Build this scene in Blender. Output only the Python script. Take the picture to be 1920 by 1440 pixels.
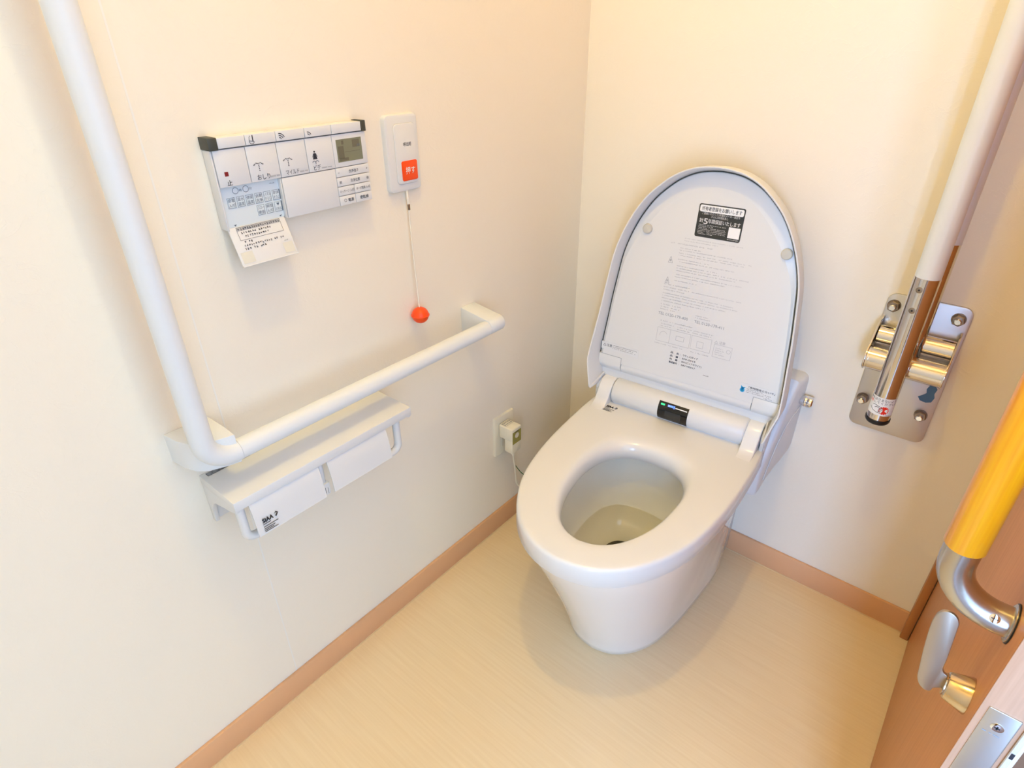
import bpy, bmesh, math
from mathutils import Vector, Matrix

# ------------------------------------------------------------------ reset
for o in list(bpy.data.objects):
    bpy.data.objects.remove(o, do_unlink=True)
scene = bpy.context.scene
COL = scene.collection
R = math.radians

# ------------------------------------------------------------------ camera
cam_d = bpy.data.cameras.new('camera')
cam = bpy.data.objects.new('camera', cam_d)
COL.objects.link(cam)
cam_d.sensor_width = 36.0
cam_d.lens = 1122.4 * 36.0 / 1920.0
cam_d.clip_start = 0.01
CAM = Vector((0.81208, -1.23022, 1.15))
yaw, pitch, roll = R(-39.9627), R(30.0723), R(-0.3218)
fw = Vector((math.sin(yaw) * math.cos(pitch), math.cos(yaw) * math.cos(pitch), -math.sin(pitch)))
rt = Vector((math.cos(yaw), -math.sin(yaw), 0))
up = rt.cross(fw)
rt2 = rt * math.cos(roll) + up * math.sin(roll)
up2 = -rt * math.sin(roll) + up * math.cos(roll)
m4 = Matrix.Identity(4)
for i in range(3):
    m4[i][0] = rt2[i]; m4[i][1] = up2[i]; m4[i][2] = -fw[i]; m4[i][3] = CAM[i]
cam.matrix_world = m4
scene.camera = cam

# ------------------------------------------------------------------ world, daylight, exposure
world = bpy.data.worlds.new('world'); scene.world = world
world.use_nodes = True
bg = world.node_tree.nodes['Background']
bg.inputs[0].default_value = (0.52, 0.725, 1.0, 1)
bg.inputs[1].default_value = 2.55

win_d = bpy.data.lights.new('corridor_window_daylight', 'AREA')
win_d.shape = 'RECTANGLE'; win_d.size = 0.42; win_d.size_y = 1.1
win_d.energy = 46; win_d.color = (0.32, 0.56, 1.0)
win = bpy.data.objects.new('corridor_window_daylight', win_d); COL.objects.link(win)
win.location = (1.30, -2.40, 0.95)
win.rotation_euler = (Vector((0.62, 0.0, 0.45)) - Vector(win.location)).to_track_quat('-Z', 'Y').to_euler()

LAMP_ENERGY = 21.5
LAMP_COLOR = (1.0, 0.75, 0.22)
LAMP_POS = (0.50, -0.90, 2.36)

vs = scene.view_settings
vs.view_transform = 'Standard'; vs.look = 'None'
vs.exposure = 0.06; vs.gamma = 1.0; vs.use_curve_mapping = False

# ------------------------------------------------------------------ materials
def lin(c):
    return tuple(((v / 12.92) if v <= 0.04045 else ((v + 0.055) / 1.055) ** 2.4) for v in c)

def mat(name, rgb, rough=0.5, metal=0.0, spec=0.5, emis=None, estr=0.0, coat=0.0):
    m = bpy.data.materials.new(name); m.use_nodes = True
    b = m.node_tree.nodes['Principled BSDF']
    c = lin([v / 255.0 for v in rgb])
    b.inputs['Base Color'].default_value = (*c, 1)
    b.inputs['Roughness'].default_value = rough
    b.inputs['Metallic'].default_value = metal
    b.inputs['Specular IOR Level'].default_value = spec
    b.inputs['Coat Weight'].default_value = coat
    if emis:
        b.inputs['Emission Color'].default_value = (*lin([v / 255.0 for v in emis]), 1)
        b.inputs['Emission Strength'].default_value = estr
    return m

def noise_bump(m, scale, strength, dist=0.001, mapping=(1, 1, 1), detail=6, colors=None):
    nt = m.node_tree; b = nt.nodes['Principled BSDF']
    tc = nt.nodes.new('ShaderNodeTexCoord'); mp = nt.nodes.new('ShaderNodeMapping')
    mp.inputs['Scale'].default_value = mapping
    nz = nt.nodes.new('ShaderNodeTexNoise'); nz.inputs['Scale'].default_value = scale
    nz.inputs['Detail'].default_value = detail
    nt.links.new(tc.outputs['Object'], mp.inputs[0]); nt.links.new(mp.outputs[0], nz.inputs['Vector'])
    if strength:
        bp = nt.nodes.new('ShaderNodeBump'); bp.inputs['Strength'].default_value = strength
        bp.inputs['Distance'].default_value = dist
        nt.links.new(nz.outputs['Fac'], bp.inputs['Height']); nt.links.new(bp.outputs[0], b.inputs['Normal'])
    if colors:
        rp = nt.nodes.new('ShaderNodeValToRGB')
        rp.color_ramp.elements[0].position = colors[0][0]; rp.color_ramp.elements[1].position = colors[-1][0]
        rp.color_ramp.elements[0].color = (*lin([v / 255 for v in colors[0][1]]), 1)
        rp.color_ramp.elements[1].color = (*lin([v / 255 for v in colors[-1][1]]), 1)
        nt.links.new(nz.outputs['Fac'], rp.inputs[0]); nt.links.new(rp.outputs[0], b.inputs['Base Color'])
    return nz

M = {}
def wallpaper(name, rgb):
    m = mat(name, rgb, 0.75, spec=0.25)
    nt = m.node_tree; b = nt.nodes['Principled BSDF']
    tc = nt.nodes.new('ShaderNodeTexCoord')
    n1 = nt.nodes.new('ShaderNodeTexNoise'); n1.inputs['Scale'].default_value = 90; n1.inputs['Detail'].default_value = 8
    n1.inputs['Roughness'].default_value = 0.65
    n2 = nt.nodes.new('ShaderNodeTexNoise'); n2.inputs['Scale'].default_value = 16; n2.inputs['Detail'].default_value = 4
    n2.inputs['Distortion'].default_value = 2.2
    rp = nt.nodes.new('ShaderNodeValToRGB')        # thin trowel-like ridges
    e = rp.color_ramp.elements
    e[0].position = 0.485; e[0].color = (0, 0, 0, 1); e[1].position = 0.515; e[1].color = (0, 0, 0, 1)
    k = rp.color_ramp.elements.new(0.50); k.color = (1, 1, 1, 1)
    ad = nt.nodes.new('ShaderNodeMath'); ad.operation = 'MULTIPLY_ADD'; ad.inputs[1].default_value = 0.35
    bp = nt.nodes.new('ShaderNodeBump'); bp.inputs['Strength'].default_value = 0.30; bp.inputs['Distance'].default_value = 0.0011
    for n in (n1, n2): nt.links.new(tc.outputs['Object'], n.inputs['Vector'])
    nt.links.new(n2.outputs['Fac'], rp.inputs[0]); nt.links.new(rp.outputs[0], ad.inputs[0]); nt.links.new(n1.outputs['Fac'], ad.inputs[2])
    nt.links.new(ad.outputs[0], bp.inputs['Height']); nt.links.new(bp.outputs[0], b.inputs['Normal'])
    return m
M['wall'] = wallpaper('white_vinyl_wallpaper', (242, 233, 217))
M['seam'] = mat('wallpaper_seam', (240, 236, 228), 0.6)
M['ceil'] = mat('ceiling_white', (240, 232, 216), 0.8)
M['floor'] = mat('pale_maple_vinyl', (226, 203, 165), 0.22, spec=0.45)
noise_bump(M['floor'], 6.0, 0.03, 0.0006, (1.1, 34, 1), 5, [(0.25, (229, 205, 165)), (0.78, (236, 215, 178))])
M['hall'] = mat('corridor_floor_brown', (120, 80, 55), 0.4)
M['base'] = mat('peach_brown_baseboard', (222, 172, 130), 0.45)
M['caulk'] = mat('caulk_line', (226, 200, 160), 0.5)
M['jamb'] = mat('brown_door_jamb', (186, 124, 72), 0.4)
M['door'] = mat('orange_brown_door_wood', (196, 136, 88), 0.38, spec=0.4)
noise_bump(M['door'], 5.0, 0.02, 0.0005, (30, 30, 0.9), 5, [(0.30, (196, 128, 72)), (0.75, (208, 142, 86))])
M['dooredge'] = mat('daylit_door_edge_tape', (222, 184, 158), 0.45)  # door wood lightened, cool daylight on the edge put into its colour
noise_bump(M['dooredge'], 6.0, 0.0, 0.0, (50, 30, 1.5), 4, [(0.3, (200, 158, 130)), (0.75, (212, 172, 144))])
M['ceramic'] = mat('white_ceramic', (240, 238, 236), 0.06, spec=0.6, coat=0.3)
M['bowlin'] = mat('bowl_glaze', (240, 240, 234), 0.05, spec=0.6, coat=0.4)
M['resin'] = mat('white_resin_gloss', (228, 227, 226), 0.18)
M['resin_m'] = mat('white_resin_satin', (222, 222, 222), 0.38)
M['resin_g'] = mat('light_grey_resin', (206, 206, 204), 0.4)
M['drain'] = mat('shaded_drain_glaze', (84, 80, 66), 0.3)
M['dark'] = mat('dark_gap', (40, 40, 42), 0.7)
M['water'] = None
M['plastic'] = mat('white_plastic', (222, 223, 225), 0.35)
M['plastic2'] = mat('offwhite_plastic', (216, 217, 217), 0.42)
M['bluewhite'] = mat('bluish_white_panel', (218, 228, 234), 0.45)
M['cap'] = mat('dark_green_grey_cap', (62, 66, 60), 0.5)
M['lcd'] = mat('lcd_grey_green', (128, 130, 108), 0.15)
M['lcdmark'] = mat('lcd_faint_segment', (108, 106, 90), 0.2)
M['ink'] = mat('black_ink', (42, 44, 54), 0.6)
M['inkgrey'] = mat('grey_ink', (150, 156, 164), 0.6)
M['inkblue'] = mat('slate_ink', (92, 106, 122), 0.6)
M['inkfaint'] = mat('faint_grey_ink', (176, 178, 183), 0.6)
M['red'] = mat('red_mark', (128, 20, 24), 0.5)
M['orange'] = mat('orange_red_plastic', (246, 78, 10), 0.4)
M['white'] = mat('white_print', (240, 240, 240), 0.5)
M['cord'] = mat('white_cord', (236, 230, 218), 0.6)
M['rail'] = mat('white_rail_resin', (224, 228, 232), 0.4)
M['steel'] = mat('polished_stainless', (214, 208, 202), 0.10, metal=1.0)
M['steelplate'] = mat('stainless_plate', (206, 204, 200), 0.40, metal=1.0)
noise_bump(M['steelplate'], 40, 0.04, 0.0004)
M['brushed'] = mat('brushed_stainless', (196, 192, 186), 0.26, metal=1.0)
noise_bump(M['brushed'], 60, 0.05, 0.0003, (1, 1, 12))
M['chrome'] = mat('chrome', (230, 230, 232), 0.05, metal=1.0)
M['champagne'] = mat('champagne_nickel', (206, 184, 150), 0.18, metal=1.0)
M['blade'] = mat('satin_nickel_blade', (184, 172, 158), 0.42, metal=1.0)
M['nut'] = mat('dull_steel_nut', (150, 136, 122), 0.35, metal=1.0)
M['black'] = mat('black_rubber', (20, 20, 22), 0.45)
M['glossblack'] = mat('black_display_glass', (10, 11, 14), 0.06)
M['screenmid'] = mat('display_window_grey', (44, 46, 48), 0.15)
M['ledgreen'] = mat('led_green', (40, 200, 120), 0.4, emis=(60, 230, 140), estr=1.2)
M['ledblue'] = mat('led_blue', (70, 110, 255), 0.4, emis=(110, 150, 255), estr=1.2)
M['yellow'] = mat('yellow_grip_wood', (244, 174, 22), 0.28, coat=0.3)
noise_bump(M['yellow'], 8, 0.0, 0.0, (30, 30, 1), 4, [(0.3, (232, 146, 8)), (0.7, (240, 168, 20))])
M['bluefilm'] = mat('blue_film_patch', (74, 110, 140), 0.5)
M['cyan'] = mat('blue_print', (40, 160, 216), 0.5)
M['stickblack'] = mat('black_sticker', (44, 46, 44), 0.45)
M['redprint'] = mat('red_print', (236, 44, 20), 0.5)
M['olive'] = mat('olive_label', (158, 150, 78), 0.5)
M['cream'] = mat('cream_plastic', (232, 226, 208), 0.45)
M['greenwire'] = mat('green_wire', (28, 92, 40), 0.45)
M['bump'] = mat('grey_rubber_pad', (200, 196, 186), 0.6)
M['pad'] = mat('beige_pad', (216, 214, 204), 0.6)
M['lampglass'] = mat('lamp_diffuser', (255, 240, 215), 0.5, emis=(255, 225, 180), estr=6.0)
# water: clear surface with a fresnel glint
wm = bpy.data.materials.new('bowl_water'); wm.use_nodes = True
nt = wm.node_tree; nt.nodes.clear()
wo = nt.nodes.new('ShaderNodeOutputMaterial'); mx = nt.nodes.new('ShaderNodeMixShader')
fr = nt.nodes.new('ShaderNodeFresnel'); fr.inputs[0].default_value = 1.33
tr = nt.nodes.new('ShaderNodeBsdfTransparent'); tr.inputs[0].default_value = (0.99, 0.985, 0.96, 1)
gl = nt.nodes.new('ShaderNodeBsdfGlossy'); gl.inputs['Roughness'].default_value = 0.35
nt.links.new(fr.outputs[0], mx.inputs[0]); nt.links.new(tr.outputs[0], mx.inputs[1]); nt.links.new(gl.outputs[0], mx.inputs[2])
nt.links.new(mx.outputs[0], wo.inputs[0])
M['water'] = wm

# ------------------------------------------------------------------ mesh helpers
class MB:
    def __init__(s):
        s.v = []; s.f = []; s.m = []; s.mats = []; s.cur = 0
    def use(s, name):
        if name not in s.mats: s.mats.append(name)
        s.cur = s.mats.index(name); return s
    def add(s, vs, fs):
        k = len(s.v); s.v += [Vector(p) for p in vs]
        for f in fs: s.f.append([k + i for i in f]); s.m.append(s.cur)
        return s
    def box(s, x0, x1, y0, y1, z0, z1):
        return s.add([(x, y, z) for x in (x0, x1) for y in (y0, y1) for z in (z0, z1)],
                     [(0, 1, 3, 2), (4, 6, 7, 5), (0, 4, 5, 1), (2, 3, 7, 6), (0, 2, 6, 4), (1, 5, 7, 3)])
    def loft(s, rings, cap0=True, cap1=True, closed=True):
        n = len(rings[0]); vs = [p for r in rings for p in r]; fs = []
        for i in range(len(rings) - 1):
            for j in range(n if closed else n - 1):
                a, b = i * n + j, i * n + (j + 1) % n
                fs.append((a, b, b + n, a + n))
        if cap0: fs.append(tuple(range(n - 1, -1, -1)))
        if cap1: fs.append(tuple((len(rings) - 1) * n + j for j in range(n)))
        return s.add(vs, fs)
    def tube(s, pts, r, n=20, caps=True):
        pts = [Vector(p) for p in pts]; rings = []; nrm = None
        for i, p in enumerate(pts):
            t = (pts[min(i + 1, len(pts) - 1)] - pts[max(i - 1, 0)]).normalized()
            if nrm is None:
                nrm = t.orthogonal().normalized()
            nrm = (nrm - t * nrm.dot(t)).normalized()
            bn = t.cross(nrm)
            rr = r[i] if isinstance(r, (list, tuple)) else r
            rings.append([p + (nrm * math.cos(a) + bn * math.sin(a)) * rr for a in [2 * math.pi * k / n for k in range(n)]])
        return s.loft(rings, caps, caps)
    def lathe(s, o, axis, prof, n=24):
        """prof: list of (distance along axis, radius)"""
        o = Vector(o); ax = Vector(axis).normalized(); u = ax.orthogonal().normalized(); w = ax.cross(u)
        rings = [[o + ax * d + (u * math.cos(a) + w * math.sin(a)) * max(r, 1e-5) for a in [2 * math.pi * k / n for k in range(n)]] for d, r in prof]
        return s.loft(rings, True, True)
    def prism(s, poly, d, o=(0, 0, 0), ux=(0, 1, 0), uy=(0, 0, 1), bev=0.0):
        """polygon (2D) in plane o+ux*a+uy*b, thickness d along ux x uy, bevelled front edge"""
        o = Vector(o); ux = Vector(ux); uy = Vector(uy); n = ux.cross(uy)
        P = lambda q, h: o + ux * q[0] + uy * q[1] + n * h
        rings = [[P(q, 0) for q in poly]]
        if bev:
            rings.append([P(q, d - bev) for q in poly])
            rings.append([P(q, d - bev * 0.3) for q in inset(poly, bev * 0.3)])
            rings.append([P(q, d) for q in inset(poly, bev)])
        else:
            rings.append([P(q, d) for q in poly])
        return s.loft(rings, True, True)
    def text(s, body, size, o, ux=(0, 1, 0), uy=(0, 0, 1), bold=0.0, align='LEFT', width=None, lift=0.0):
        o = Vector(o); ux = Vector(ux); uy = Vector(uy); n = ux.cross(uy)
        vs, fs = text_geo(body, 0.0, align)
        if not vs: return s
        if bold:      # heavier weight: overlaid copies a hair apart
            n0 = len(vs); sh = [(0, 0), (bold * 1.2, 0), (bold * 0.6, bold * 0.8)]
            vs = [(p[0] + a, p[1] + b, 0) for a, b in sh for p in vs]
            fs = [tuple(i + k * n0 for i in f) for k in range(3) for f in fs]
        sx = size
        if width:
            xs = [p[0] for p in vs]; sx = width / max(max(xs) - min(xs), 1e-6)
        return s.add([o + ux * (p[0] * sx) + uy * (p[1] * size) + n * lift for p in vs], fs)
    def quad(s, a0, a1, b0, b1, o=(0, 0, 0), ux=(0, 1, 0), uy=(0, 0, 1), lift=0.0):
        o = Vector(o); ux = Vector(ux); uy = Vector(uy); n = ux.cross(uy)
        return s.add([o + ux * a + uy * b + n * lift for a, b in ((a0, b0), (a1, b0), (a1, b1), (a0, b1))], [(0, 1, 2, 3)])
    def frame(s, a0, a1, b0, b1, t, **k):
        s.quad(a0, a1, b0, b0 + t, **k); s.quad(a0, a1, b1 - t, b1, **k)
        s.quad(a0, a0 + t, b0, b1, **k); return s.quad(a1 - t, a1, b0, b1, **k)
    def poly(s, pts, o=(0, 0, 0), ux=(0, 1, 0), uy=(0, 0, 1), lift=0.0):
        o = Vector(o); ux = Vector(ux); uy = Vector(uy); n = ux.cross(uy)
        return s.add([o + ux * a + uy * b + n * lift for a, b in pts], [tuple(range(len(pts)))])
    def stroke(s, pts, w, **k):
        for p, q in zip(pts[:-1], pts[1:]):
            dx, dy = q[0] - p[0], q[1] - p[1]; L = math.hypot(dx, dy) or 1e-6
            nx, ny = -dy / L * w / 2, dx / L * w / 2
            s.poly([(p[0] + nx, p[1] + ny), (p[0] - nx, p[1] - ny), (q[0] - nx, q[1] - ny), (q[0] + nx, q[1] + ny)], **k)
        return s
    def disc(s, c, r, n=18, **k):
        return s.poly([(c[0] + r * math.cos(2 * math.pi * i / n), c[1] + r * math.sin(2 * math.pi * i / n)) for i in range(n)], **k)

_tcache = {}
def text_geo(body, bold, align):
    key = (body, bold, align)
    if key in _tcache: return _tcache[key]
    cu = bpy.data.curves.new('print', 'FONT'); cu.body = body; cu.size = 1.0; cu.resolution_u = 2
    cu.offset = bold; cu.align_x = align
    ob = bpy.data.objects.new('print', cu); COL.objects.link(ob)
    dg = bpy.context.evaluated_depsgraph_get(); dg.update()
    me = bpy.data.meshes.new_from_object(ob.evaluated_get(dg))
    vs = [tuple(v.co) for v in me.vertices]; fs = [tuple(p.vertices) for p in me.polygons]
    bpy.data.objects.remove(ob); bpy.data.curves.remove(cu); bpy.data.meshes.remove(me)
    _tcache[key] = (vs, fs); return vs, fs

def inset(poly, d):
    n = len(poly); out = []
    area = sum(poly[i][0] * poly[(i + 1) % n][1] - poly[(i + 1) % n][0] * poly[i][1] for i in range(n))
    sg = 1 if area > 0 else -1
    for i in range(n):
        p0, p1, p2 = poly[i - 1], poly[i], poly[(i + 1) % n]
        e1 = Vector((p1[0] - p0[0], p1[1] - p0[1])); e2 = Vector((p2[0] - p1[0], p2[1] - p1[1]))
        n1 = Vector((-e1.y, e1.x)).normalized() if e1.length > 1e-9 else Vector((0, 0))
        n2 = Vector((-e2.y, e2.x)).normalized() if e2.length > 1e-9 else Vector((0, 0))
        b = n1 + n2
        if b.length < 1e-6: b = n1
        b.normalize(); c = max(b.dot(n1), 0.35)
        out.append((p1[0] + sg * b.x * d / c, p1[1] + sg * b.y * d / c))
    return out

def rrect(x0, x1, y0, y1, r, n=6):
    out = []
    for cx, cy, a0 in ((x1 - r, y1 - r, 0), (x0 + r, y1 - r, 90), (x0 + r, y0 + r, 180), (x1 - r, y0 + r, 270)):
        for i in range(n + 1):
            a = R(a0 + 90 * i / n); out.append((cx + r * math.cos(a), cy + r * math.sin(a)))
    return out

def arc(c, r, a0, a1, n=10):
    return [(c[0] + r * math.cos(R(a0 + (a1 - a0) * i / n)), c[1] + r * math.sin(R(a0 + (a1 - a0) * i / n))) for i in range(n + 1)]

def catmull(pts, per=6):
    out = []
    P = [pts[0]] + list(pts) + [pts[-1]]
    for i in range(1, len(P) - 2):
        p0, p1, p2, p3 = (Vector(P[i - 1]), Vector(P[i]), Vector(P[i + 1]), Vector(P[i + 2]))
        for k in range(per):
            t = k / per
            out.append(0.5 * ((2 * p1) + (p2 - p0) * t + (2 * p0 - 5 * p1 + 4 * p2 - p3) * t * t + (3 * p1 - p0 - 3 * p2 + p3) * t ** 3))
    out.append(Vector(P[-2]))
    return out

def build(name, mb, parent=None, bevel=0.0, smooth=32, world_coords=True, seg=2):
    me = bpy.data.meshes.new(name)
    off = Vector((0, 0, 0))
    if parent is not None and world_coords:
        r = parent
        while r.parent: r = r.parent
        off = Vector(r.location)
    me.from_pydata([v - off for v in mb.v], [], mb.f)
    for k in mb.mats: me.materials.append(M[k])
    me.polygons.foreach_set('material_index', mb.m)
    bm = bmesh.new(); bm.from_mesh(me)
    bmesh.ops.remove_doubles(bm, verts=bm.verts, dist=1e-7)
    if bevel:
        es = [e for e in bm.edges if len(e.link_faces) == 2 and e.calc_face_angle(0) > R(35)]
        bmesh.ops.bevel(bm, geom=es, offset=bevel, segments=seg, affect='EDGES', profile=0.5, clamp_overlap=True)
    bmesh.ops.recalc_face_normals(bm, faces=bm.faces) if not getattr(mb, 'flat', False) else None
    bm.to_mesh(me); bm.free()
    if smooth:
        me.polygons.foreach_set('use_smooth', [True] * len(me.polygons))
        me.set_sharp_from_angle(angle=R(smooth))
    o = bpy.data.objects.new(name, me); COL.objects.link(o)
    if parent is not None: o.parent = parent
    return o

def thing(name, loc, label, cat, rz=0.0, group=None):
    o = bpy.data.objects.new(name, None); COL.objects.link(o)
    o.empty_display_size = 0.05
    o.location = loc; o.rotation_euler = (0, 0, rz); o['label'] = label; o['category'] = cat
    if group: o['group'] = group
    return o

def flat():
    m = MB(); m.flat = True; return m

def structure(o, label=None):
    o['kind'] = 'structure'
    if label: o['label'] = label
    return o

# ================================================================== SETTING
DX = 0.928            # inner face of the sliding door
YF = -1.86            # wall behind the camera
HC = 2.40
floor = structure(build('floor', MB().use('floor').box(-0.1, 0.95, YF - 0.1, 0.1, -0.05, 0.0), smooth=0), 'pale maple-look vinyl floor with fine grain across the room')
structure(build('floor_corridor', MB().use('hall').box(0.9501, 2.6, -3.0, 0.1, -0.05, -0.004), smooth=0), 'brown floor of the corridor outside the sliding door')
wl = structure(build('wall_left', MB().use('wall').box(-0.10, 0.0, YF - 0.1, 0.1, 0.0, HC), smooth=0), 'white textured vinyl wallpaper wall carrying the remote and handrail')
build('wallpaper_seam', MB().use('seam').box(-0.0005, 0.00035, -0.9352, -0.9330, 0.061, HC), wl, smooth=0)
structure(build('wall_back', MB().use('wall').box(0.0, 1.10, 0.0, 0.10, 0.0, HC), smooth=0), 'white wallpaper wall behind the toilet')
structure(build('wall_front', MB().use('wall').box(0.0, 1.05, YF - 0.10, YF, 0.0, HC), smooth=0), 'wall behind the viewer')
wr = MB().use('wall')
wr.box(0.97, 1.05, YF, -1.78, 0.0, HC); wr.box(0.97, 1.05, -1.78, -0.0, 2.02, HC); wr.box(0.97, 1.05, -0.45, 0.0, 0.0, 2.02)
structure(build('wall_right', wr, smooth=0), 'right wall with the sliding door opening')
structure(build('ceiling', MB().use('ceil').box(-0.1, 1.10, YF - 0.1, 0.1, HC, HC + 0.05), smooth=0), 'white ceiling')
bl = structure(build('baseboard_left', MB().use('base').box(0.0, 0.007, YF, 0.0, 0.0, 0.061), bevel=0.0012), 'peach brown baseboard along the left wall')
build('caulk_bead', MB().use('caulk').box(0.0068, 0.0092, YF, -0.009, 0.0, 0.0016), bl, smooth=0)
bb = structure(build('baseboard_back', MB().use('base').box(0.007, 0.9135, -0.007, 0.0, 0.0, 0.061), bevel=0.0012), 'peach brown baseboard along the back wall')
build('caulk_bead', MB().use('caulk').box(0.009, 0.9135, -0.0092, -0.0068, 0.0, 0.0016), bb, smooth=0)
structure(build('trim_1', MB().use('jamb').box(0.9115, 0.9275, -0.024, 0.0, 0.0, 2.0), bevel=0.002), 'brown door jamb strip at the back corner')
tr2 = MB().use('jamb'); tr2.box(0.912, 0.97, -1.78, 0.0, 2.0, 2.03); tr2.box(0.915, 1.06, -1.81, -1.78, 0.0, 2.03)
structure(build('trim_2', tr2, bevel=0.002), 'brown wooden frame around the doorway')

# ---- sliding door, half open
door = bpy.data.objects.new('door_1', None); COL.objects.link(door); door.location = (0.946, -0.37, 0.0)
structure(door, 'orange brown sliding door, half open, with yellow bar handle')
YE = -0.7151
build('door_leaf', MB().use('door').box(DX, 0.9642, YE + 0.0015, -0.026, 0.004, 2.0), door, bevel=0.001)
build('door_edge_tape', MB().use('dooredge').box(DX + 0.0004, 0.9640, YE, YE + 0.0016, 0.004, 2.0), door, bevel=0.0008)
build('edge_seal_strip', MB().use('plastic2').box(0.9612, 0.9655, YE - 0.004, YE, 0.01, 1.99), door, bevel=0.0015)
fp = build('lock_face_plate', MB().use('steelplate').prism(rrect(0.9338, 0.9578, 0.452, 0.633, 0.0012, 3), 0.0014, (0, YE, 0), (1, 0, 0), (0, 0, 1), 0.0004), door)
sc = MB().use('chrome').lathe((0.9455, YE - 0.0013, 0.6135), (0, -1, 0), [(0, 0.0052), (0.0006, 0.005), (0.001, 0.0035)], 20)
sc.use('dark')
for a in ((0.0022, 0.0006), (0.0006, 0.0022)):
    sc.box(0.9455 - a[0], 0.9455 + a[0], YE - 0.0026, YE - 0.0022, 0.6135 - a[1], 0.6135 + a[1])
build('plate_screw', sc, fp)
mk = flat().use('inkgrey')
for i, (x, w) in enumerate(((0.9375, 0.0030), (0.9425, 0.0018), (0.9455, 0.0050))):
    mk.quad(x, x + w, 0.6025, 0.6040, (0, YE, 0), (1, 0, 0), (0, 0, 1), 0.00155)
build('engraved_mark', mk, fp, smooth=0)
build('seal_mark', flat().use('ink').quad(0.9622, 0.9650, 0.588, 0.596, (0, YE - 0.004, 0), (1, 0, 0), (0, 0, 1), 0.0002), door, smooth=0)

# pull handle
hy, hx, hz0, hz1 = -0.667, 0.872, 0.690, 1.34
rb = 0.045
pa = [(0.9275, hy, hz0)] + [(hx + rb - rb * math.sin(R(a)), hy, hz0 + rb - rb * math.cos(R(a))) for a in range(0, 91, 9)]
pb = [(hx + rb - rb * math.sin(R(a)), hy, hz1 - rb + rb * math.cos(R(a))) for a in range(90, -1, -9)] + [(0.9275, hy, hz1)]
ph = build('pull_handle', MB().use('brushed').tube(pa + pb, 0.0148, 28), door, smooth=40)
ph['label'] = 'steel pull handle with yellow grip'
build('grip', MB().use('yellow').lathe((hx, hy, 0.751), (0, 0, 1), [(0, 0.0148), (0, 0.0158), (0.001, 0.0165), (0.528, 0.0165), (0.529, 0.0158), (0.529, 0.0148)], 32), ph, smooth=40)
for z in (hz0, hz1):
    build('rosette', MB().use('brushed').lathe((0.9278, hy, z), (-1, 0, 0), [(0, 0.0185), (0.002, 0.0185), (0.003, 0.0170), (0.0031, 0.015)], 28).use('black').lathe((0.9279, hy, z), (-1, 0, 0), [(0, 0.0195), (0.0012, 0.0195)], 28), ph)
s_d = Vector((0, -0.86, 0.51)).normalized(); s_o = Vector((0.9130, hy, hz0)) + s_d * 0.0149
ssb = MB().use('chrome').lathe(s_o, s_d, [(0, 0.0042), (0.0006, 0.0042), (0.0009, 0.0034)], 18)
ssb.use('dark').add([s_o + s_d * 0.0011 + Vector((a, 0, 0)) + s_d.cross(Vector((1, 0, 0))) * b for a, b in ((-0.0026, -0.0004), (0.0026, -0.0004), (0.0026, 0.0004), (-0.0026, 0.0004))], [(0, 1, 2, 3)])
build('set_screw', ssb, ph)

# thumb turn: cone on the door, flat blade standing up from it
ty, tz = -0.670, 0.586
tt = build('thumb_turn', MB().use('champagne').lathe((0.9280, ty, tz), (-1, 0, 0), [(0, 0.0190), (0.001, 0.0190), (0.0185, 0.0140), (0.0195, 0.0135), (0.0205, 0.0115), (0.0215, 0.0115), (0.0217, 0.0030)], 32), door)
bp_ = [(0.9065, 0.580), (0.9010, 0.5745), (0.9000, 0.5690), (0.8955, 0.5665), (0.8895, 0.5705), (0.8855, 0.5790), (0.8835, 0.592), (0.8800, 0.615), (0.8765, 0.645), (0.8760, 0.663), (0.8785, 0.672), (0.8840, 0.6755), (0.8905, 0.6735), (0.8945, 0.667), (0.8955, 0.660), (0.8975, 0.640), (0.8995, 0.618), (0.9000, 0.606), (0.9025, 0.600), (0.9065, 0.597)]
bp_ = [tuple(p) for p in catmull(bp_ + [bp_[0]], 3)][:-1]
build('thumb_blade', MB().use('blade').prism(bp_, 0.0030, (0, ty + 0.0015, 0), (1, 0, 0), (0, 0, 1), 0.0006), tt, smooth=50)

# ================================================================== TOILET (local frame, front towards -y)
TO = thing('toilet', (0.360, 0.0, 0.0), 'white tankless toilet with raised lid against the back wall', 'toilet', R(4.4))
def tb(name, mb, parent=TO, **k): return build(name, mb, parent, world_coords=False, **k)

def radial(pts_right, cy, n=96):
    """right half outline (x>=0, from back to front) -> closed ring sampled by angle about (0, cy)"""
    pr = [Vector(p) for p in pts_right]
    full = pr + [Vector((-p.x, p.y)) for p in reversed(pr)]
    out = []
    m = len(full)
    for k in range(n):
        a = 2 * math.pi * k / n + 0.00123; d = Vector((math.cos(a), math.sin(a))); best = 0
        for i in range(m):
            p, q = full[i] - Vector((0, cy)), full[(i + 1) % m] - Vector((0, cy))
            e = q - p; den = d.x * e.y - d.y * e.x
            if abs(den) < 1e-12: continue
            t = (p.x * e.y - p.y * e.x) / den; u = (p.x * d.y - p.y * d.x) / den
            if t > 0 and -1e-6 <= u <= 1 + 1e-6: best = max(best, t)
        out.append(Vector((d.x * best, cy + d.y * best)))
    return out
CY = -0.40
seat_tab = [(0.0, -0.116), (0.150, -0.116), (0.182, -0.117), (0.193, -0.124), (0.1985, -0.140), (0.200, -0.20), (0.1985, -0.28), (0.194, -0.36), (0.1845, -0.43), (0.1700, -0.49), (0.1480, -0.54), (0.1180, -0.585), (0.0800, -0.619), (0.0400, -0.637), (0.0, -0.643)]
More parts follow.
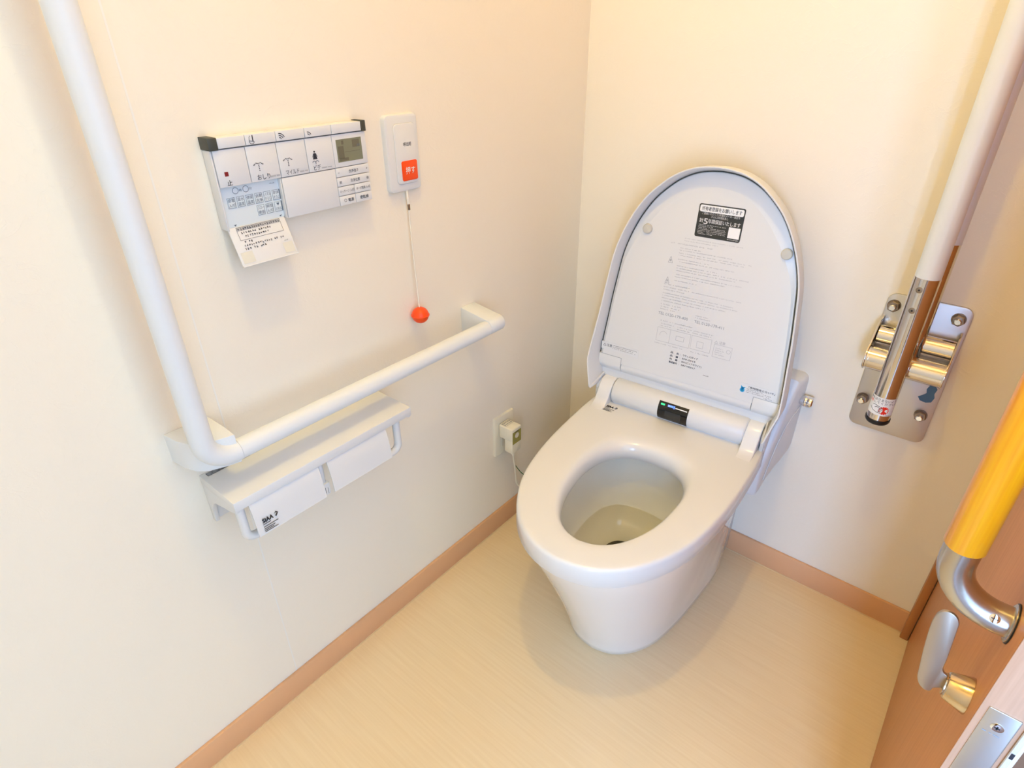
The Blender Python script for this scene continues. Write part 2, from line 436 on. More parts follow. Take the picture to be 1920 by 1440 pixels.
hole_tab = [(0.0, -0.268), (0.035, -0.272), (0.066, -0.289), (0.088, -0.322), (0.0985, -0.365), (0.0985, -0.41), (0.0915, -0.465), (0.077, -0.51), (0.055, -0.548), (0.028, -0.570), (0.0, -0.577)]
O_ = radial(seat_tab[:5] + [tuple(p) for p in catmull(seat_tab[5:], 5)], CY)
H_ = [p + Vector((0.010, 0.0)) for p in radial([tuple(p) for p in catmull(hole_tab, 5)], CY)]
def off(ring, d):
    p = inset([(v.x, v.y) for v in ring], d); return [Vector(q) for q in p]
def at(ring, z, slope=0.0): return [Vector((p.x, p.y, z + slope * (p.y + 0.4))) for p in ring]
def blend(a, b, t): return [p.lerp(q, t) for p, q in zip(a, b)]

# seat
rings = [at(off(O_, 0.012), 0.3628), at(off(O_, 0.002), 0.3628), at(O_, 0.3655), at(O_, 0.3650 + 0.032), at(off(O_, 0.0006), 0.4005), at(off(O_, 0.0020), 0.4034), at(off(O_, 0.0042), 0.4050), at(off(O_, 0.0070), 0.4056), at(off(O_, 0.014), 0.4058)]
for t, z in ((0.30, 0.4062), (0.60, 0.4064), (0.80, 0.4060), (0.87, 0.4046), (0.925, 0.4012), (0.965, 0.3958), (0.988, 0.3895), (1.0, 0.3820)):
    rings.append(at(blend(off(O_, 0.014), H_, t), z))
rings += [at(H_, 0.372), at(off(H_, -0.004), 0.3640)]
seat = tb('seat', MB().use('resin').loft(rings + [rings[0]], False, False), smooth=50)
# hinge arms of the seat, a hump at each rear corner
for sx in (-1, 1):
    prof = [(-0.212, 0.4040), (-0.195, 0.4064), (-0.181, 0.4090), (-0.170, 0.4160), (-0.1600, 0.4290), (-0.1500, 0.4440), (-0.1360, 0.4550), (-0.120, 0.4575), (-0.105, 0.4500), (-0.094, 0.430), (-0.096, 0.395), (-0.12, 0.380), (-0.19, 0.380)]
    prof = [tuple(p) for p in catmull(prof[:10], 3)] + prof[10:]
    x0, x1 = (0.1540, 0.1850) if sx > 0 else (-0.1850, -0.1530)
    tb('hinge_arm', MB().use('resin').prism(prof, x1 - x0, (x0, 0, 0), (0, 1, 0), (0, 0, 1)), seat, bevel=0.0085, smooth=60, seg=4)
# quality mark printed on the seat
def logo(mb, o, ux, uy, s, ink='ink', lift=0.0002):
    """antibacterial mark: four letters, folded-arrow emblem and small lines"""
    mb.use(ink)
    mb.text('SIAA', 0.0098 * s, o, ux, uy, bold=0.09, width=0.0175 * s, lift=lift)
    k = dict(o=o, ux=ux, uy=uy, lift=lift)
    a = 0.0195 * s
    mb.poly([(a, 0.0050 * s), (a + 0.0035 * s, 0.0085 * s), (a + 0.0070 * s, 0.0050 * s), (a + 0.0045 * s, 0.0050 * s), (a + 0.0035 * s, 0.0062 * s)], **k)
    mb.poly([(a + 0.0070 * s, 0.0050 * s), (a + 0.0028 * s, -0.0002 * s), (a + 0.0010 * s, 0.0016 * s), (a + 0.0030 * s, 0.0036 * s), (a + 0.0040 * s, 0.0046 * s)], **k)
    for b, w in ((-0.0028, 0.0125), (-0.0070, 0.0235), (-0.0105, 0.0175), (-0.0130, 0.0150), (-0.0155, 0.0215)):
        mb.quad(0, w * s, b * s, (b + 0.0011) * s, **k)
    return mb
lg = flat(); logo(lg, Vector((-0.1515, -0.1760, 0.4068)), Vector((1, 0, 0)), Vector((0.0, 1, 0)), 1.05)
tb('printed_mark', lg, seat, smooth=0)

# bowl
top_tab = [(0.0, -0.08), (0.130, -0.08), (0.160, -0.085), (0.176, -0.11), (0.184, -0.20), (0.184, -0.28), (0.181, -0.36), (0.173, -0.43), (0.159, -0.49), (0.138, -0.54), (0.109, -0.584), (0.073, -0.614), (0.036, -0.630), (0.0, -0.635)]
base_tab = [(0.0, -0.08), (0.130, -0.08), (0.145, -0.084), (0.151, -0.10), (0.149, -0.16), (0.140, -0.235), (0.129, -0.31), (0.111, -0.385), (0.087, -0.432), (0.058, -0.462), (0.030, -0.476), (0.0, -0.481)]
CB = -0.33
T_ = radial(top_tab[:4] + [tuple(p) for p in catmull(top_tab[4:], 5)], CB)
B_ = [p + Vector((0.006, 0.0)) for p in radial(base_tab[:4] + [tuple(p) for p in catmull(base_tab[4:], 5)], CB)]
rim_tab = [(0.0, -0.232), (0.045, -0.237), (0.085, -0.255), (0.112, -0.300), (0.121, -0.36), (0.119, -0.43), (0.108, -0.49), (0.086, -0.545), (0.050, -0.583), (0.0, -0.596)]
I_ = [p + Vector((0.008, 0.0)) for p in radial([tuple(p) for p in catmull(rim_tab, 5)], CB)]
rg = []
for z, t in ((0.0, 1.0), (0.004, 0.992), (0.02, 0.965), (0.05, 0.900), (0.10, 0.775), (0.15, 0.64), (0.20, 0.495), (0.25, 0.345), (0.30, 0.185), (0.335, 0.075), (0.352, 0.025), (0.362, 0.03)):
    ins = 0.0
    if z == 0.362: ins = 0.006
    if z == 0.0: ins = 0.003
    rg.append(at(off(blend(T_, B_, t), ins), z))
C_in = Vector((0, -0.40))
def shrink(ring, k, dy=0.0): return [Vector((p.x * k, C_in.y + (p.y - C_in.y) * k + dy)) for p in ring]
bowl = tb('bowl', MB().use('ceramic').loft(rg + [at(I_, 0.362)], True, False), smooth=45)
inn = [at(I_, 0.362), at(off(I_, 0.002), 0.352)]
for z, k, dy in ((0.33, 0.985, 0.0), (0.30, 0.96, 0.0), (0.27, 0.92, 0.004), (0.24, 0.855, 0.008), (0.215, 0.77, 0.012), (0.19, 0.64, 0.014), (0.17, 0.50, 0.012), (0.160, 0.42, 0.026)):
    inn.append(at(shrink(I_, k, dy), z))
im = MB().use('bowlin').loft(inn, False, False)
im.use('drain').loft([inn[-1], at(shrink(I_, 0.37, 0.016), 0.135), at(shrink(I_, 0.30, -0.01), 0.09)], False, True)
tb('bowl_interior', im, bowl, smooth=60)
wt = flat().use('water'); wt.add(at(shrink(I_, 0.80, 0.011), 0.2235), [tuple(range(len(I_)))])
tb('water', wt, bowl, smooth=0)
# drain-pipe cover between bowl and wall
dp = [(-0.118, 0.030), (-0.108, 0.006), (-0.02, 0.004), (-0.008, 0.010), (-0.008, 0.33), (-0.060, 0.33), (-0.098, 0.30), (-0.114, 0.20), (-0.120, 0.10)]
tb('drain_cover', MB().use('resin').prism(dp, 0.300, (-0.150, 0, 0), (0, 1, 0), (0, 0, 1)), bevel=0.008, seg=3, smooth=50)

# rear unit (pump and washer housing)
def unit_ring(y, hw, z0, z1, r=0.014):
    return [Vector((p[0], y, p[1])) for p in rrect(-hw, hw, z0, z1, r, 5)]
ur = [unit_ring(-0.003, 0.228, 0.362, 0.535), unit_ring(-0.006, 0.231, 0.359, 0.540), unit_ring(-0.028, 0.229, 0.346, 0.545), unit_ring(-0.055, 0.222, 0.330, 0.538), unit_ring(-0.080, 0.214, 0.316, 0.480, 0.013), unit_ring(-0.105, 0.208, 0.302, 0.420, 0.012), unit_ring(-0.132, 0.204, 0.288, 0.372, 0.010), unit_ring(-0.142, 0.202, 0.285, 0.360, 0.010), unit_ring(-0.1445, 0.199, 0.288, 0.356, 0.008)]
unit = tb('rear_unit', MB().use('resin_m').loft(list(reversed(ur))), smooth=40)
tb('side_slit', MB().use('dark').box(0.2150, 0.2185, -0.0655, -0.0640, 0.478, 0.502), unit, smooth=0)
tb('side_seam', MB().use('resin_g').tube([(0.2300, -0.030, 0.470), (0.2225, -0.056, 0.452), (0.2170, -0.076, 0.432), (0.2125, -0.092, 0.400), (0.2090, -0.106, 0.360), (0.2065, -0.122, 0.320)], 0.0011, 8), unit)
kb = MB().use('chrome').lathe((0.2265, -0.034, 0.486), (1, 0, 0), [(0, 0.0085), (0.004, 0.0105), (0.007, 0.0118), (0.010, 0.0122), (0.013, 0.0118), (0.0145, 0.0125), (0.022, 0.0120), (0.0245, 0.0100), (0.0248, 0.004)], 28)
tb('flush_knob', kb)

# cylindrical nozzle housing with status display
cyl_c = Vector((0, -0.130, 0.430)); cr = 0.0300
prof = [(0, cr - 0.004), (0.0015, cr - 0.0012), (0.004, cr), (0.301, cr), (0.3035, cr - 0.0012), (0.305, cr - 0.004)]
cyl = tb('nozzle_housing', MB().use('resin_m').lathe((-0.1505, cyl_c.y, cyl_c.z), (1, 0, 0), prof, 48), smooth=40)
tb('housing_skirt', MB().use('resin_m').box(-0.148, 0.152, -0.150, -0.10, 0.388, 0.420), cyl, bevel=0.003)
def cpatch(mb, x0, x1, a0, a1, r, n=10):
    """patch on the cylinder; angle 0 = forward (-y), 90 = up"""
    rr = []
    for i in range(n + 1):
        a = R(a0 + (a1 - a0) * i / n); y = cyl_c.y - r * math.cos(a); z = cyl_c.z + r * math.sin(a)
        rr.append([Vector((x0, y, z)), Vector((x1, y, z))])
    return mb.loft(rr, False, False, closed=False)
dm = flat().use('glossblack'); cpatch(dm, -0.034, 0.034, -55, 47, cr + 0.0006)
dm.use('screenmid'); cpatch(dm, -0.017, 0.020, -40, 12, cr + 0.0009)
dm.use('ledgreen'); cpatch(dm, -0.029, -0.020, 31, 38, cr + 0.0010, 2)
dm.use('ledblue'); cpatch(dm, -0.013, 0.000, 31, 39, cr + 0.0010, 2); cpatch(dm, 0.0008, 0.0030, 28, 40, cr + 0.0010, 2)
dm.use('white'); cpatch(dm, -0.012, -0.009, 33, 37, cr + 0.0012, 2); cpatch(dm, 0.0045, 0.0310, 31, 35, cr + 0.0010, 2)
tb('status_display', dm, cyl, smooth=30)
# lid hinge barrels outside the seat arms
for sx in (-1, 1):
    x0, x1 = sorted((sx * 0.1860, sx * 0.1965))
    hb = MB().use('resin_m').lathe((x0, -0.122, 0.428), (1, 0, 0), [(0, 0.021), (0.001, 0.0225), (x1 - x0 - 0.001, 0.0225), (x1 - x0, 0.021)], 28)
    hb.use('resin_g').box(x0 + 0.002, x1 - 0.002, -0.1475, -0.128, 0.405, 0.430)
    tb('hinge_barrel', hb, bevel=0.0, smooth=35)
    tb('hinge_base', MB().use('resin_m').box(x0, x1, -0.142, -0.098, 0.355, 0.412), bevel=0.003)

# lid
LEAN = math.atan(0.1023)
L_o = Vector((0, -0.1609, 0.4415))
lv = Vector((0, math.sin(LEAN), math.cos(LEAN))); lw = Vector((0, -math.cos(LEAN), math.sin(LEAN))); lu = Vector((1, 0, 0))
lid_tab = [(0.0, 0.024), (0.1860, 0.024), (0.1935, 0.0), (0.1985, 0.002), (0.2065, 0.040), (0.2120, 0.064), (0.2125, 0.072), (0.2100, 0.110), (0.2050, 0.160), (0.2005, 0.210), (0.1945, 0.260), (0.1870, 0.313), (0.1740, 0.358), (0.1555, 0.400), (0.1330, 0.4355), (0.1090, 0.461), (0.0820, 0.4825), (0.0520, 0.497), (0.0260, 0.503), (0.0, 0.505)]
half = lid_tab[:6] + [tuple(p) for p in catmull(lid_tab[6:], 4)]
lidp = half + [(-p[0], p[1]) for p in reversed(half[1:-1])]
def fl(v):       # rim comes further forward near the hinge
    return 0.020 * max(0.0, min(1.0, (0.20 - v) / 0.16)) if v < 0.20 else 0.0
def lring(d, w, front=0.0):
    q = inset(lidp, d) if d else lidp
    # no flange across the bottom, between the hinges
    return [L_o + lu * a + lv * b + lw * (min(w, -0.040) if (abs(p[0]) < 0.19 and p[1] < 0.03) else (w + front * fl(b))) for (a, b), p in zip(q, lidp)]
lr = [lring(0.030, -0.0475), lring(0.012, -0.0470), lring(0.004, -0.0445), lring(0.0005, -0.039), lring(0.0, -0.030), lring(0.0, -0.0015, 1), lring(0.0006, -0.0003, 1), lring(0.0018, 0.0, 1), lring(0.0030, -0.0006, 1), lring(0.0040, -0.0030, 0.95), lring(0.0090, -0.0300, 0.0), lring(0.0095, -0.0370, 0.0)]
lid = tb('lid', MB().use('resin_m').loft(lr, True, True), smooth=45)
lid['label'] = 'raised lid seen from its underside'
panp = [(0.0, 0.047), (0.1990, 0.047)] + [p for p in half[6:]]
panp = panp + [(-p[0], p[1]) for p in reversed(panp[1:-1])]
def lp(d, w, dtop=0.0):
    q = inset(panp, d)
    def ss(b): t = max(0.0, min(1.0, (b - 0.26) / 0.2)); return t * t * (3 - 2 * t)
    return [L_o + lu * a * (1 - dtop * (0.012 + 0.07 * ss(b))) + lv * (b - dtop * (0.002 + 0.022 * ss(b))) + lw * w for a, b in q]
panel = tb('lid_inner_panel', MB().use('resin_m').loft([lp(0.0112, -0.036), lp(0.0112, -0.0312), lp(0.0125, -0.0300), lp(0.0140, -0.0297), lp(0.0150, -0.0262, 1.0)], True, True), lid, smooth=5)
tb('panel_gap_shade', MB().use('cap').loft([lp(0.0096, -0.0355), lp(0.0096, -0.0300), lp(0.0113, -0.0300), lp(0.0113, -0.0355)], False, False), lid, smooth=0)  # dark ring added to stand for the shade in the gap around the panel
PW = -0.0262           # panel surface along lw
PO = L_o + lw * PW     # origin for prints: a = u - .002, b = v
def pk(lift=0.0003): return dict(o=PO, ux=lu, uy=lv, lift=lift)
for a, b in ((-0.129, 0.3703), (0.1465, 0.3661)):
    tb('bumper_pad', MB().use('bump').lathe(PO + lu * a + lv * b - lw * 0.001, lw, [(0, 0.0105), (0.004, 0.0100), (0.0055, 0.0085), (0.006, 0.005)], 24), lid)
# hinge covers in the lower corners of the lid
for a0, a1 in ((-0.2025, -0.1460), (0.1510, 0.2025)):
    pc = [(0.0745, 0.0005), (0.0535, 0.0005), (0.0480, -0.0003), (0.0430, -0.0036), (0.0360, -0.0116), (0.0270, -0.0205), (0.0200, -0.0260), (0.0200, -0.0330), (0.0745, -0.0200)]
    tb('hinge_cover', MB().use('resin_m').prism(pc, a1 - a0, PO + lu * a0, lv, lw), lid, bevel=0.0005, smooth=40)
    gp = MB().use('inkgrey').box(0, 0, 0, 0, 0, 0) if False else flat().use('inkgrey')
    gp.quad(a0, a1, 0.0743, 0.0752, **pk(0.0007)); e = a1 if a0 < 0 else a0
    gp.quad(e - 0.0005, e + 0.0005, 0.0500, 0.0752, **pk(0.0007))
    tb('cover_gap', gp, lid, smooth=0)
# black warranty sticker
sx0, sx1, sy0, sy1 = -0.0305, 0.0583, 0.3715, 0.4345
ws = MB().use('stickblack').prism(rrect(sx0, sx1, sy0, sy1, 0.0035, 4), 0.0004, PO, lu, lv)
ws.use('white').poly(rrect(sx0 + 0.0022, sx1 - 0.0022, sy1 - 0.0150, sy1 - 0.0022, 0.0030, 4), **pk(0.0006))
ws.use('stickblack').text('所有者登録をお願いします', 0.0086, PO + lu * (sx0 + 0.006) + lv * (sy1 - 0.0118), lu, lv, bold=0.02, width=0.0765, lift=0.0008)
ws.use('white').text('ご登録いただくと2年間のメーカー保証を', 0.0048, PO + lu * (sx0 + 0.0075) + lv * (sy1 - 0.0195), lu, lv, bold=0.02, width=0.073, lift=0.0007)
ws.text('さらに3年間延長し', 0.0048, PO + lu * (sx0 + 0.026) + lv * (sy1 - 0.0245), lu, lv, bold=0.02, width=0.033, lift=0.0007)
ws.text('計', 0.0088, PO + lu * (sx0 + 0.0045) + lv * (sy1 - 0.0345), lu, lv, bold=0.035, lift=0.0007)
ws.text('5', 0.0150, PO + lu * (sx0 + 0.0125) + lv * (sy1 - 0.0375), lu, lv, bold=0.045, width=0.0085, lift=0.0007)
ws.text('年間保証いたします', 0.0088, PO + lu * (sx0 + 0.0220) + lv * (sy1 - 0.0345), lu, lv, bold=0.035, width=0.062, lift=0.0007)
import random
rnd = random.Random(5)
def microline(mb, a0, a1, b, h, o, ux, uy, lift, cell=1.0, fill=0.75):
    """illegibly small print: a row of uneven character-like specks"""
    a = a0
    while a < a1 - h * 0.3:
        w = h * rnd.uniform(0.70, 0.95)
        if rnd.random() < fill:
            t = h * 0.17
            for _ in range(rnd.choice((1, 2, 2, 3))):
                bb = b + rnd.uniform(0.0, h - t); p = a + w * rnd.uniform(0, 0.25)
                mb.quad(p, a + w * rnd.uniform(0.7, 1.0), bb, bb + t, o, ux, uy, lift)
            for _ in range(rnd.choice((1, 1, 2))):
                p = a + w * rnd.uniform(0.1, 0.75); bb = b + h * rnd.uniform(0, 0.3)
                mb.quad(p, p + t, bb, b + h * rnd.uniform(0.75, 1.0), o, ux, uy, lift)
        a += w + h * 0.16
for i in range(7):
    microline(ws, sx0 + 0.0050, sx0 + (0.0590 if i not in (1, 6) else 0.034), sy0 + 0.0228 - i * 0.0029, 0.0016, PO, lu, lv, 0.0007, 1.1, 0.9)
ws.quad(0.0337, 0.0556, sy0 + 0.0060, sy0 + 0.0264, **pk(0.0007))
microline(ws, 0.0340, 0.0556, sy0 + 0.0024, 0.0017, PO, lu, lv, 0.0007, 1.1, 0.95)
tb('warranty_sticker', ws, lid, smooth=0)['label'] = 'black warranty sticker with white Japanese print'
# faint printed instructions
ins = flat().use('inkfaint')
rows = [(-0.049, 0.068, .3640, .8), (-0.049, 0.020, .3590, .8), (-0.075, 0.014, .3510, 1.3), (-0.055, -0.012, .3435, 1), (-0.055, 0.052, .3390, 1), (-0.055, 0.090, .3330, 1), (-0.055, 0.075, .3285, 1), (-0.055, 0.010, .3205, 1), (-0.055, 0.060, .3155, 1), (-0.055, 0.028, .3070, 1), (-0.055, 0.092, .3020, 1), (-0.055, 0.066, .2970, 1), (-0.055, 0.080, .2890, 1), (-0.055, 0.048, .2840, 1), (-0.055, -0.005, .2760, 1), (-0.075, -0.020, .2650, 1.3), (-0.075, 0.086, .2590, 1), (-0.075, -0.030, .2535, 1), (-0.075, 0.074, .2460, 1), (-0.075, 0.083, .2410, 1), (-0.075, 0.060, .2350, 1), (-0.075, 0.020, .2290, 1), (-0.075, -0.028, .2215, 1.1), (-0.075, -0.028, .2160, 1.1), (-0.075, -0.040, .2110, 1), (0.002, 0.028, .2130, 1), (0.002, 0.034, .2085, 1), (-0.075, 0.001, .1855, 1.3), (-0.070, -0.040, .1795, 1), (-0.030, 0.0, .1795, 1), (-0.070, -0.045, .1745, 1), (-0.030, -0.002, .1745, 1), (0.003, 0.046, .1800, 1), (0.003, 0.044, .1752, 1), (-0.075, -0.012, .1340, 1), (0.006, 0.046, .1335, 1.2), (0.056, 0.072, .1560, 1), (0.056, 0.076, .1515, 1), (0.056, 0.070, .1470, 1), (0.056, 0.076, .1425, 1)]
for a0, a1, b, k in rows:
    microline(ins, a0, a1, b - 0.001, 0.0021 * k, PO, lu, lv, 0.0003, 0.9, 0.8)
for a0, a1, b0, b1 in ((-0.073, 0.001, .1395, .1705), (0.0035, 0.046, .1405, .1705), (0.052, 0.0895, .1360, .1640), (-0.044, -0.0435, .1395, .1705)):
    ins.frame(a0, a1, b0, b1, 0.0005, **pk())
ins.frame(-0.030, -0.012, 0.150, 0.160, 0.0006, **pk()); ins.frame(0.016, 0.030, 0.146, 0.160, 0.0005, **pk())
ins.stroke(arc((-0.058, 0.155), 0.008, 20, 200), 0.0005, **pk()); ins.stroke(arc((0.0830, 0.154), 0.004, 0, 360, 14), 0.0006, **pk())
for b in (0.3165, 0.2739):      # little triangular hand marks
    ins.stroke([(-0.0740, b - 0.006), (-0.0698, b + 0.007), (-0.0650, b - 0.006), (-0.0740, b - 0.006)], 0.0009, **pk())
    ins.quad(-0.0712, -0.0684, b - 0.0035, b + 0.001, **pk())
ins.stroke([(0.0520, 0.1660), (0.0550, 0.1715), (0.0580, 0.1660), (0.0520, 0.1660)], 0.0006, **pk())
ins.text('注意', 0.0068, PO + lu * 0.0605 + lv * 0.1665, lu, lv, lift=0.0003)
ins.use('inkgrey').text('TEL 0120-179-400', 0.0086, PO + lu * -0.0775 + lv * 0.1985, lu, lv, width=0.0655, lift=0.0003)
ins.text('TEL 0120-179-411', 0.0086, PO + lu * 0.0020 + lv * 0.1975, lu, lv, width=0.0620, lift=0.0003)
tb('printed_instructions', ins, lid, smooth=0)['label'] = 'faint grey printed instructions'
pr = flat().use('ink')
for i, (a, b) in enumerate((('品　名', 'サティスSタイプ'), ('品　番', 'DV-S515'), ('色　番', 'BW1(ピュアホワイト)'), ('製造番号', '58V190517'))):
    z = 0.1195 - i * 0.0075
    pr.text(a, 0.0052, PO + lu * -0.036 + lv * z, lu, lv, bold=0.02, width=0.0185, lift=0.0003)
    pr.text(':', 0.0052, PO + lu * -0.0140 + lv * z, lu, lv, lift=0.0003)
    pr.text(b, 0.0052, PO + lu * -0.0085 + lv * z, lu, lv, bold=0.015, width=(0.033, 0.029, 0.044, 0.031)[i], lift=0.0003)
microline(pr, 0.0420, 0.0540, 0.0890, 0.0024, PO, lu, lv, 0.0003, 0.9, 0.95)
tb('product_data_print', pr, lid, smooth=0)
cs = MB().use('plastic').prism(rrect(-0.199, -0.107, 0.0865, 0.1045, 0.001, 2), 0.0003, PO + lw * 0.0002, lu, lv)
cs.use('ink').stroke([(-0.1945, 0.0945), (-0.1915, 0.1005), (-0.1885, 0.0945), (-0.1945, 0.0945)], 0.0007, **pk(0.0007))
cs.text('注意', 0.0074, PO + lu * -0.1868 + lv * 0.0947, lu, lv, lift=0.0007)
for b, e in ((0.0990, -0.112), (0.0953, -0.120), (0.0916, -0.114)): microline(cs, -0.1705, e, b, 0.0019, PO, lu, lv, 0.0007, 0.9, 0.85)
tb('caution_sticker', cs, lid, smooth=0)
bs = MB().use('plastic').prism(rrect(0.120, 0.1885, 0.0745, 0.0985, 0.001, 2), 0.0003, PO + lw * 0.0002, lu, lv)
bs.use('cyan').disc((0.1262, 0.0830), 0.0048, **pk(0.0007)).poly([(0.1232, 0.0868), (0.1292, 0.0868), (0.1322, 0.0905), (0.1270, 0.0895), (0.1225, 0.0925)], **pk(0.0007)).quad(0.1240, 0.1285, 0.0800, 0.0890, **pk(0.0007))
bs.use('ink')
bs.text('「長時間座らないで」', 0.0050, PO + lu * 0.1335 + lv * 0.0905, lu, lv, bold=0.015, width=0.052, lift=0.0007)
for b, e in ((0.0872, 0.165), (0.0837, 0.183), (0.0802, 0.181), (0.0770, 0.186)): microline(bs, 0.1345 if b > 0.078 else 0.170, e, b, 0.0018, PO, lu, lv, 0.0007, 0.9, 0.85)
tb('blue_mark_sticker', bs, lid, smooth=0)
ap = [(0.0600, -0.0010), (0.0535, 0.0004), (0.0480, -0.0004), (0.0430, -0.0040), (0.0360, -0.0120), (0.0270, -0.0215), (0.0180, -0.0290), (0.0060, -0.0340), (0.0060, -0.0400), (0.0600, -0.0200)]
tb('lid_lower_apron', MB().use('resin_m').prism([(b, w) for b, w in ap], 0.2940, PO - lu * 0.1445, lv, lw), lid, smooth=40)

# ================================================================== L-SHAPED HANDRAIL
RL = thing('handrail', (0.0, -0.995, 0.66), 'white L-shaped handrail on the left wall above the paper holder', 'handrail')
rx, ry, rz, rr_ = 0.070, -0.9945, 0.6455, 0.0150
build('horizontal_bar', MB().use('rail').tube([(rx, -0.9508, rz), (rx, -0.4240, rz)], rr_, 32), RL, smooth=40)
er = 0.036
ep = [(rx, ry, 1.42), (rx, ry, rz + 0.0600), (rx, ry, rz + 0.0436)] + [(rx, ry + er - er * math.cos(R(a)), rz + er - er * math.sin(R(a))) for a in range(0, 91, 9)] + [(rx, -0.9512, rz)]
build('vertical_bar', MB().use('rail').tube(ep, rr_ + 0.0004, 32), RL, smooth=40)
el = MB().use('rail')
# web from the elbow back to the wall
web = [(0.0, -1.0160), (0.0, -0.9540), (0.050, -0.9520), (rx + 0.006, -0.9530), (rx + 0.002, -0.9700), (rx - 0.008, -0.9940), (rx - 0.020, -1.0050), (0.030, -1.0120)]
el.prism(web, 0.046, (0, 0, 0.6285), (1, 0, 0), (0, 1, 0), 0.001)
build('elbow_bracket', el, RL, smooth=35)
def end_bracket(y0, y1, zc, name):
    m = MB().use('rail')
    prof = [(0.0, zc - 0.028), (0.0, zc + 0.0265)] + [(rx + 0.0155 * math.sin(R(a)), zc + 0.0155 * math.cos(R(a)) + 0.002 * math.cos(R(a / 2))) for a in range(0, 181, 15)]
    m.prism(prof, y1 - y0, (0, y1, 0), (1, 0, 0), (0, 0, 1))
    build(name, m, RL, bevel=0.0015, smooth=35)
end_bracket(-0.4238, -0.3830, rz, 'end_bracket')
top_b = MB().use('rail').prism(rrect(ry - 0.022, ry + 0.022, 0.0, 0.0, 0.0, 1) if False else [(0.0, ry - 0.022), (0.0, ry + 0.022), (rx + 0.010, ry + 0.016), (rx + 0.0158, ry), (rx + 0.010, ry - 0.016)], 0.042, (0, 0, 1.40), (1, 0, 0), (0, 1, 0))
build('end_bracket', top_b, RL, bevel=0.002, smooth=35)

# ================================================================== PAPER HOLDER
PH = thing('paper_holder', (0.0, -0.825, 0.54), 'white double toilet paper holder with shelf under the handrail', 'paper holder')
py0, py1, pz = -0.9900, -0.6600, 0.5865
build('shelf', MB().use('plastic').box(0.0, 0.1005, py0, py1, pz - 0.0165, pz), PH, bevel=0.0012)
sp = [(0.0, pz - 0.010), (0.0, 0.500), (0.010, 0.500)] + [(0.038 - 0.028 * math.cos(R(a)), 0.510 + 0.040 * math.sin(R(a))) for a in (10, 30, 50, 70, 90)] + [(0.060, 0.556), (0.078, 0.560), (0.0985, 0.5665), (0.0995, pz - 0.010)]
for y in (py0 + 0.0005, py1 - 0.0065):
    build('side_panel', MB().use('plastic').prism(sp, 0.006, (0, y + 0.006, 0), (1, 0, 0), (0, 0, 1)), PH, bevel=0.0008, smooth=35)
build('back_plate', MB().use('plastic').box(0.0, 0.006, py0 + 0.006, py1 - 0.006, 0.502, pz - 0.0166), PH, bevel=0.001)
for (a, b, d) in ((-0.9800, -0.953, 1), (-0.6870, -0.713, -1)):
    arcp = [(0.088, a, 0.572), (0.088, a, 0.520)] + [(0.088, a + d * (0.014 - 0.014 * math.cos(R(t))), 0.520 - 0.014 * math.sin(R(t))) for t in range(15, 91, 15)] + [(0.088, b, 0.506)]
    build('roll_arm', MB().use('plastic').tube(arcp, 0.0068, 16), PH, smooth=40)
cp = MB().use('plastic').tube([(0.088, -0.8470, 0.572), (0.088, -0.8470, 0.520)], 0.0068, 16)
cp.box(0.080, 0.098, -0.8520, -0.8395, 0.508, 0.530)
cp.use('dark').box(0.0978, 0.0984, -0.8485, -0.8473, 0.512, 0.524).box(0.0978, 0.0984, -0.8440, -0.8428, 0.510, 0.522)
build('centre_arm', cp, PH, bevel=0.0006)
def flapmesh(y0, y1):
    m = MB().use('plastic')
    prof = [(0.0985, 0.5690), (0.1015, 0.5600), (0.1040, 0.5480), (0.1062, 0.5330), (0.1080, 0.5170), (0.1085, 0.5140), (0.1070, 0.5130), (0.1060, 0.5170), (0.1043, 0.5325), (0.1020, 0.5470), (0.0995, 0.5590), (0.0965, 0.5680)]
    return m.prism(prof, y1 - y0, (0, y1, 0), (1, 0, 0), (0, 0, 1))
f1 = build('paper_cutter', flapmesh(-0.9700, -0.8535), PH, smooth=40)
build('paper_cutter', flapmesh(-0.8375, -0.7180), PH, smooth=40)
lg2 = flat(); fu = (Vector((0.1040, 0, 0.5480)) - Vector((0.1080, 0, 0.5170))).normalized()
logo(lg2, Vector((0.1065, -0.9610, 0.5335)), Vector((0, 1, 0)), fu, 1.0, lift=0.0012)
build('printed_mark', lg2, f1, smooth=0)
cl = MB().use('white').prism(rrect(-0.985, -0.930, 0.0030, 0.0125, 0.002, 3), 0.0003, (0, 0, pz), (0, 1, 0), (-1, 0, 0)) if False else flat()
k = dict(o=(0.0130, 0, pz), ux=(0, 1, 0), uy=(-1, 0, 0), lift=0.0003)
cl.use('ink').frame(-0.982, -0.915, 0.0, 0.0090, 0.0007, **k)
cl.use('inkgrey').quad(-0.9815, -0.9155, 0.0006, 0.0084, o=(0.0130, 0, pz), ux=(0, 1, 0), uy=(-1, 0, 0), lift=0.00015)
cl.use('ink').text('⚠注意', 0.0075, (0.0115, -0.978, pz), (0, 1, 0), (-1, 0, 0), bold=0.02, lift=0.0004)
microline(cl, -0.950, -0.918, 0.003, 0.003, (0.0130, 0, pz), (0, 1, 0), (-1, 0, 0), 0.0004)
build('caution_label', cl, PH, smooth=0)

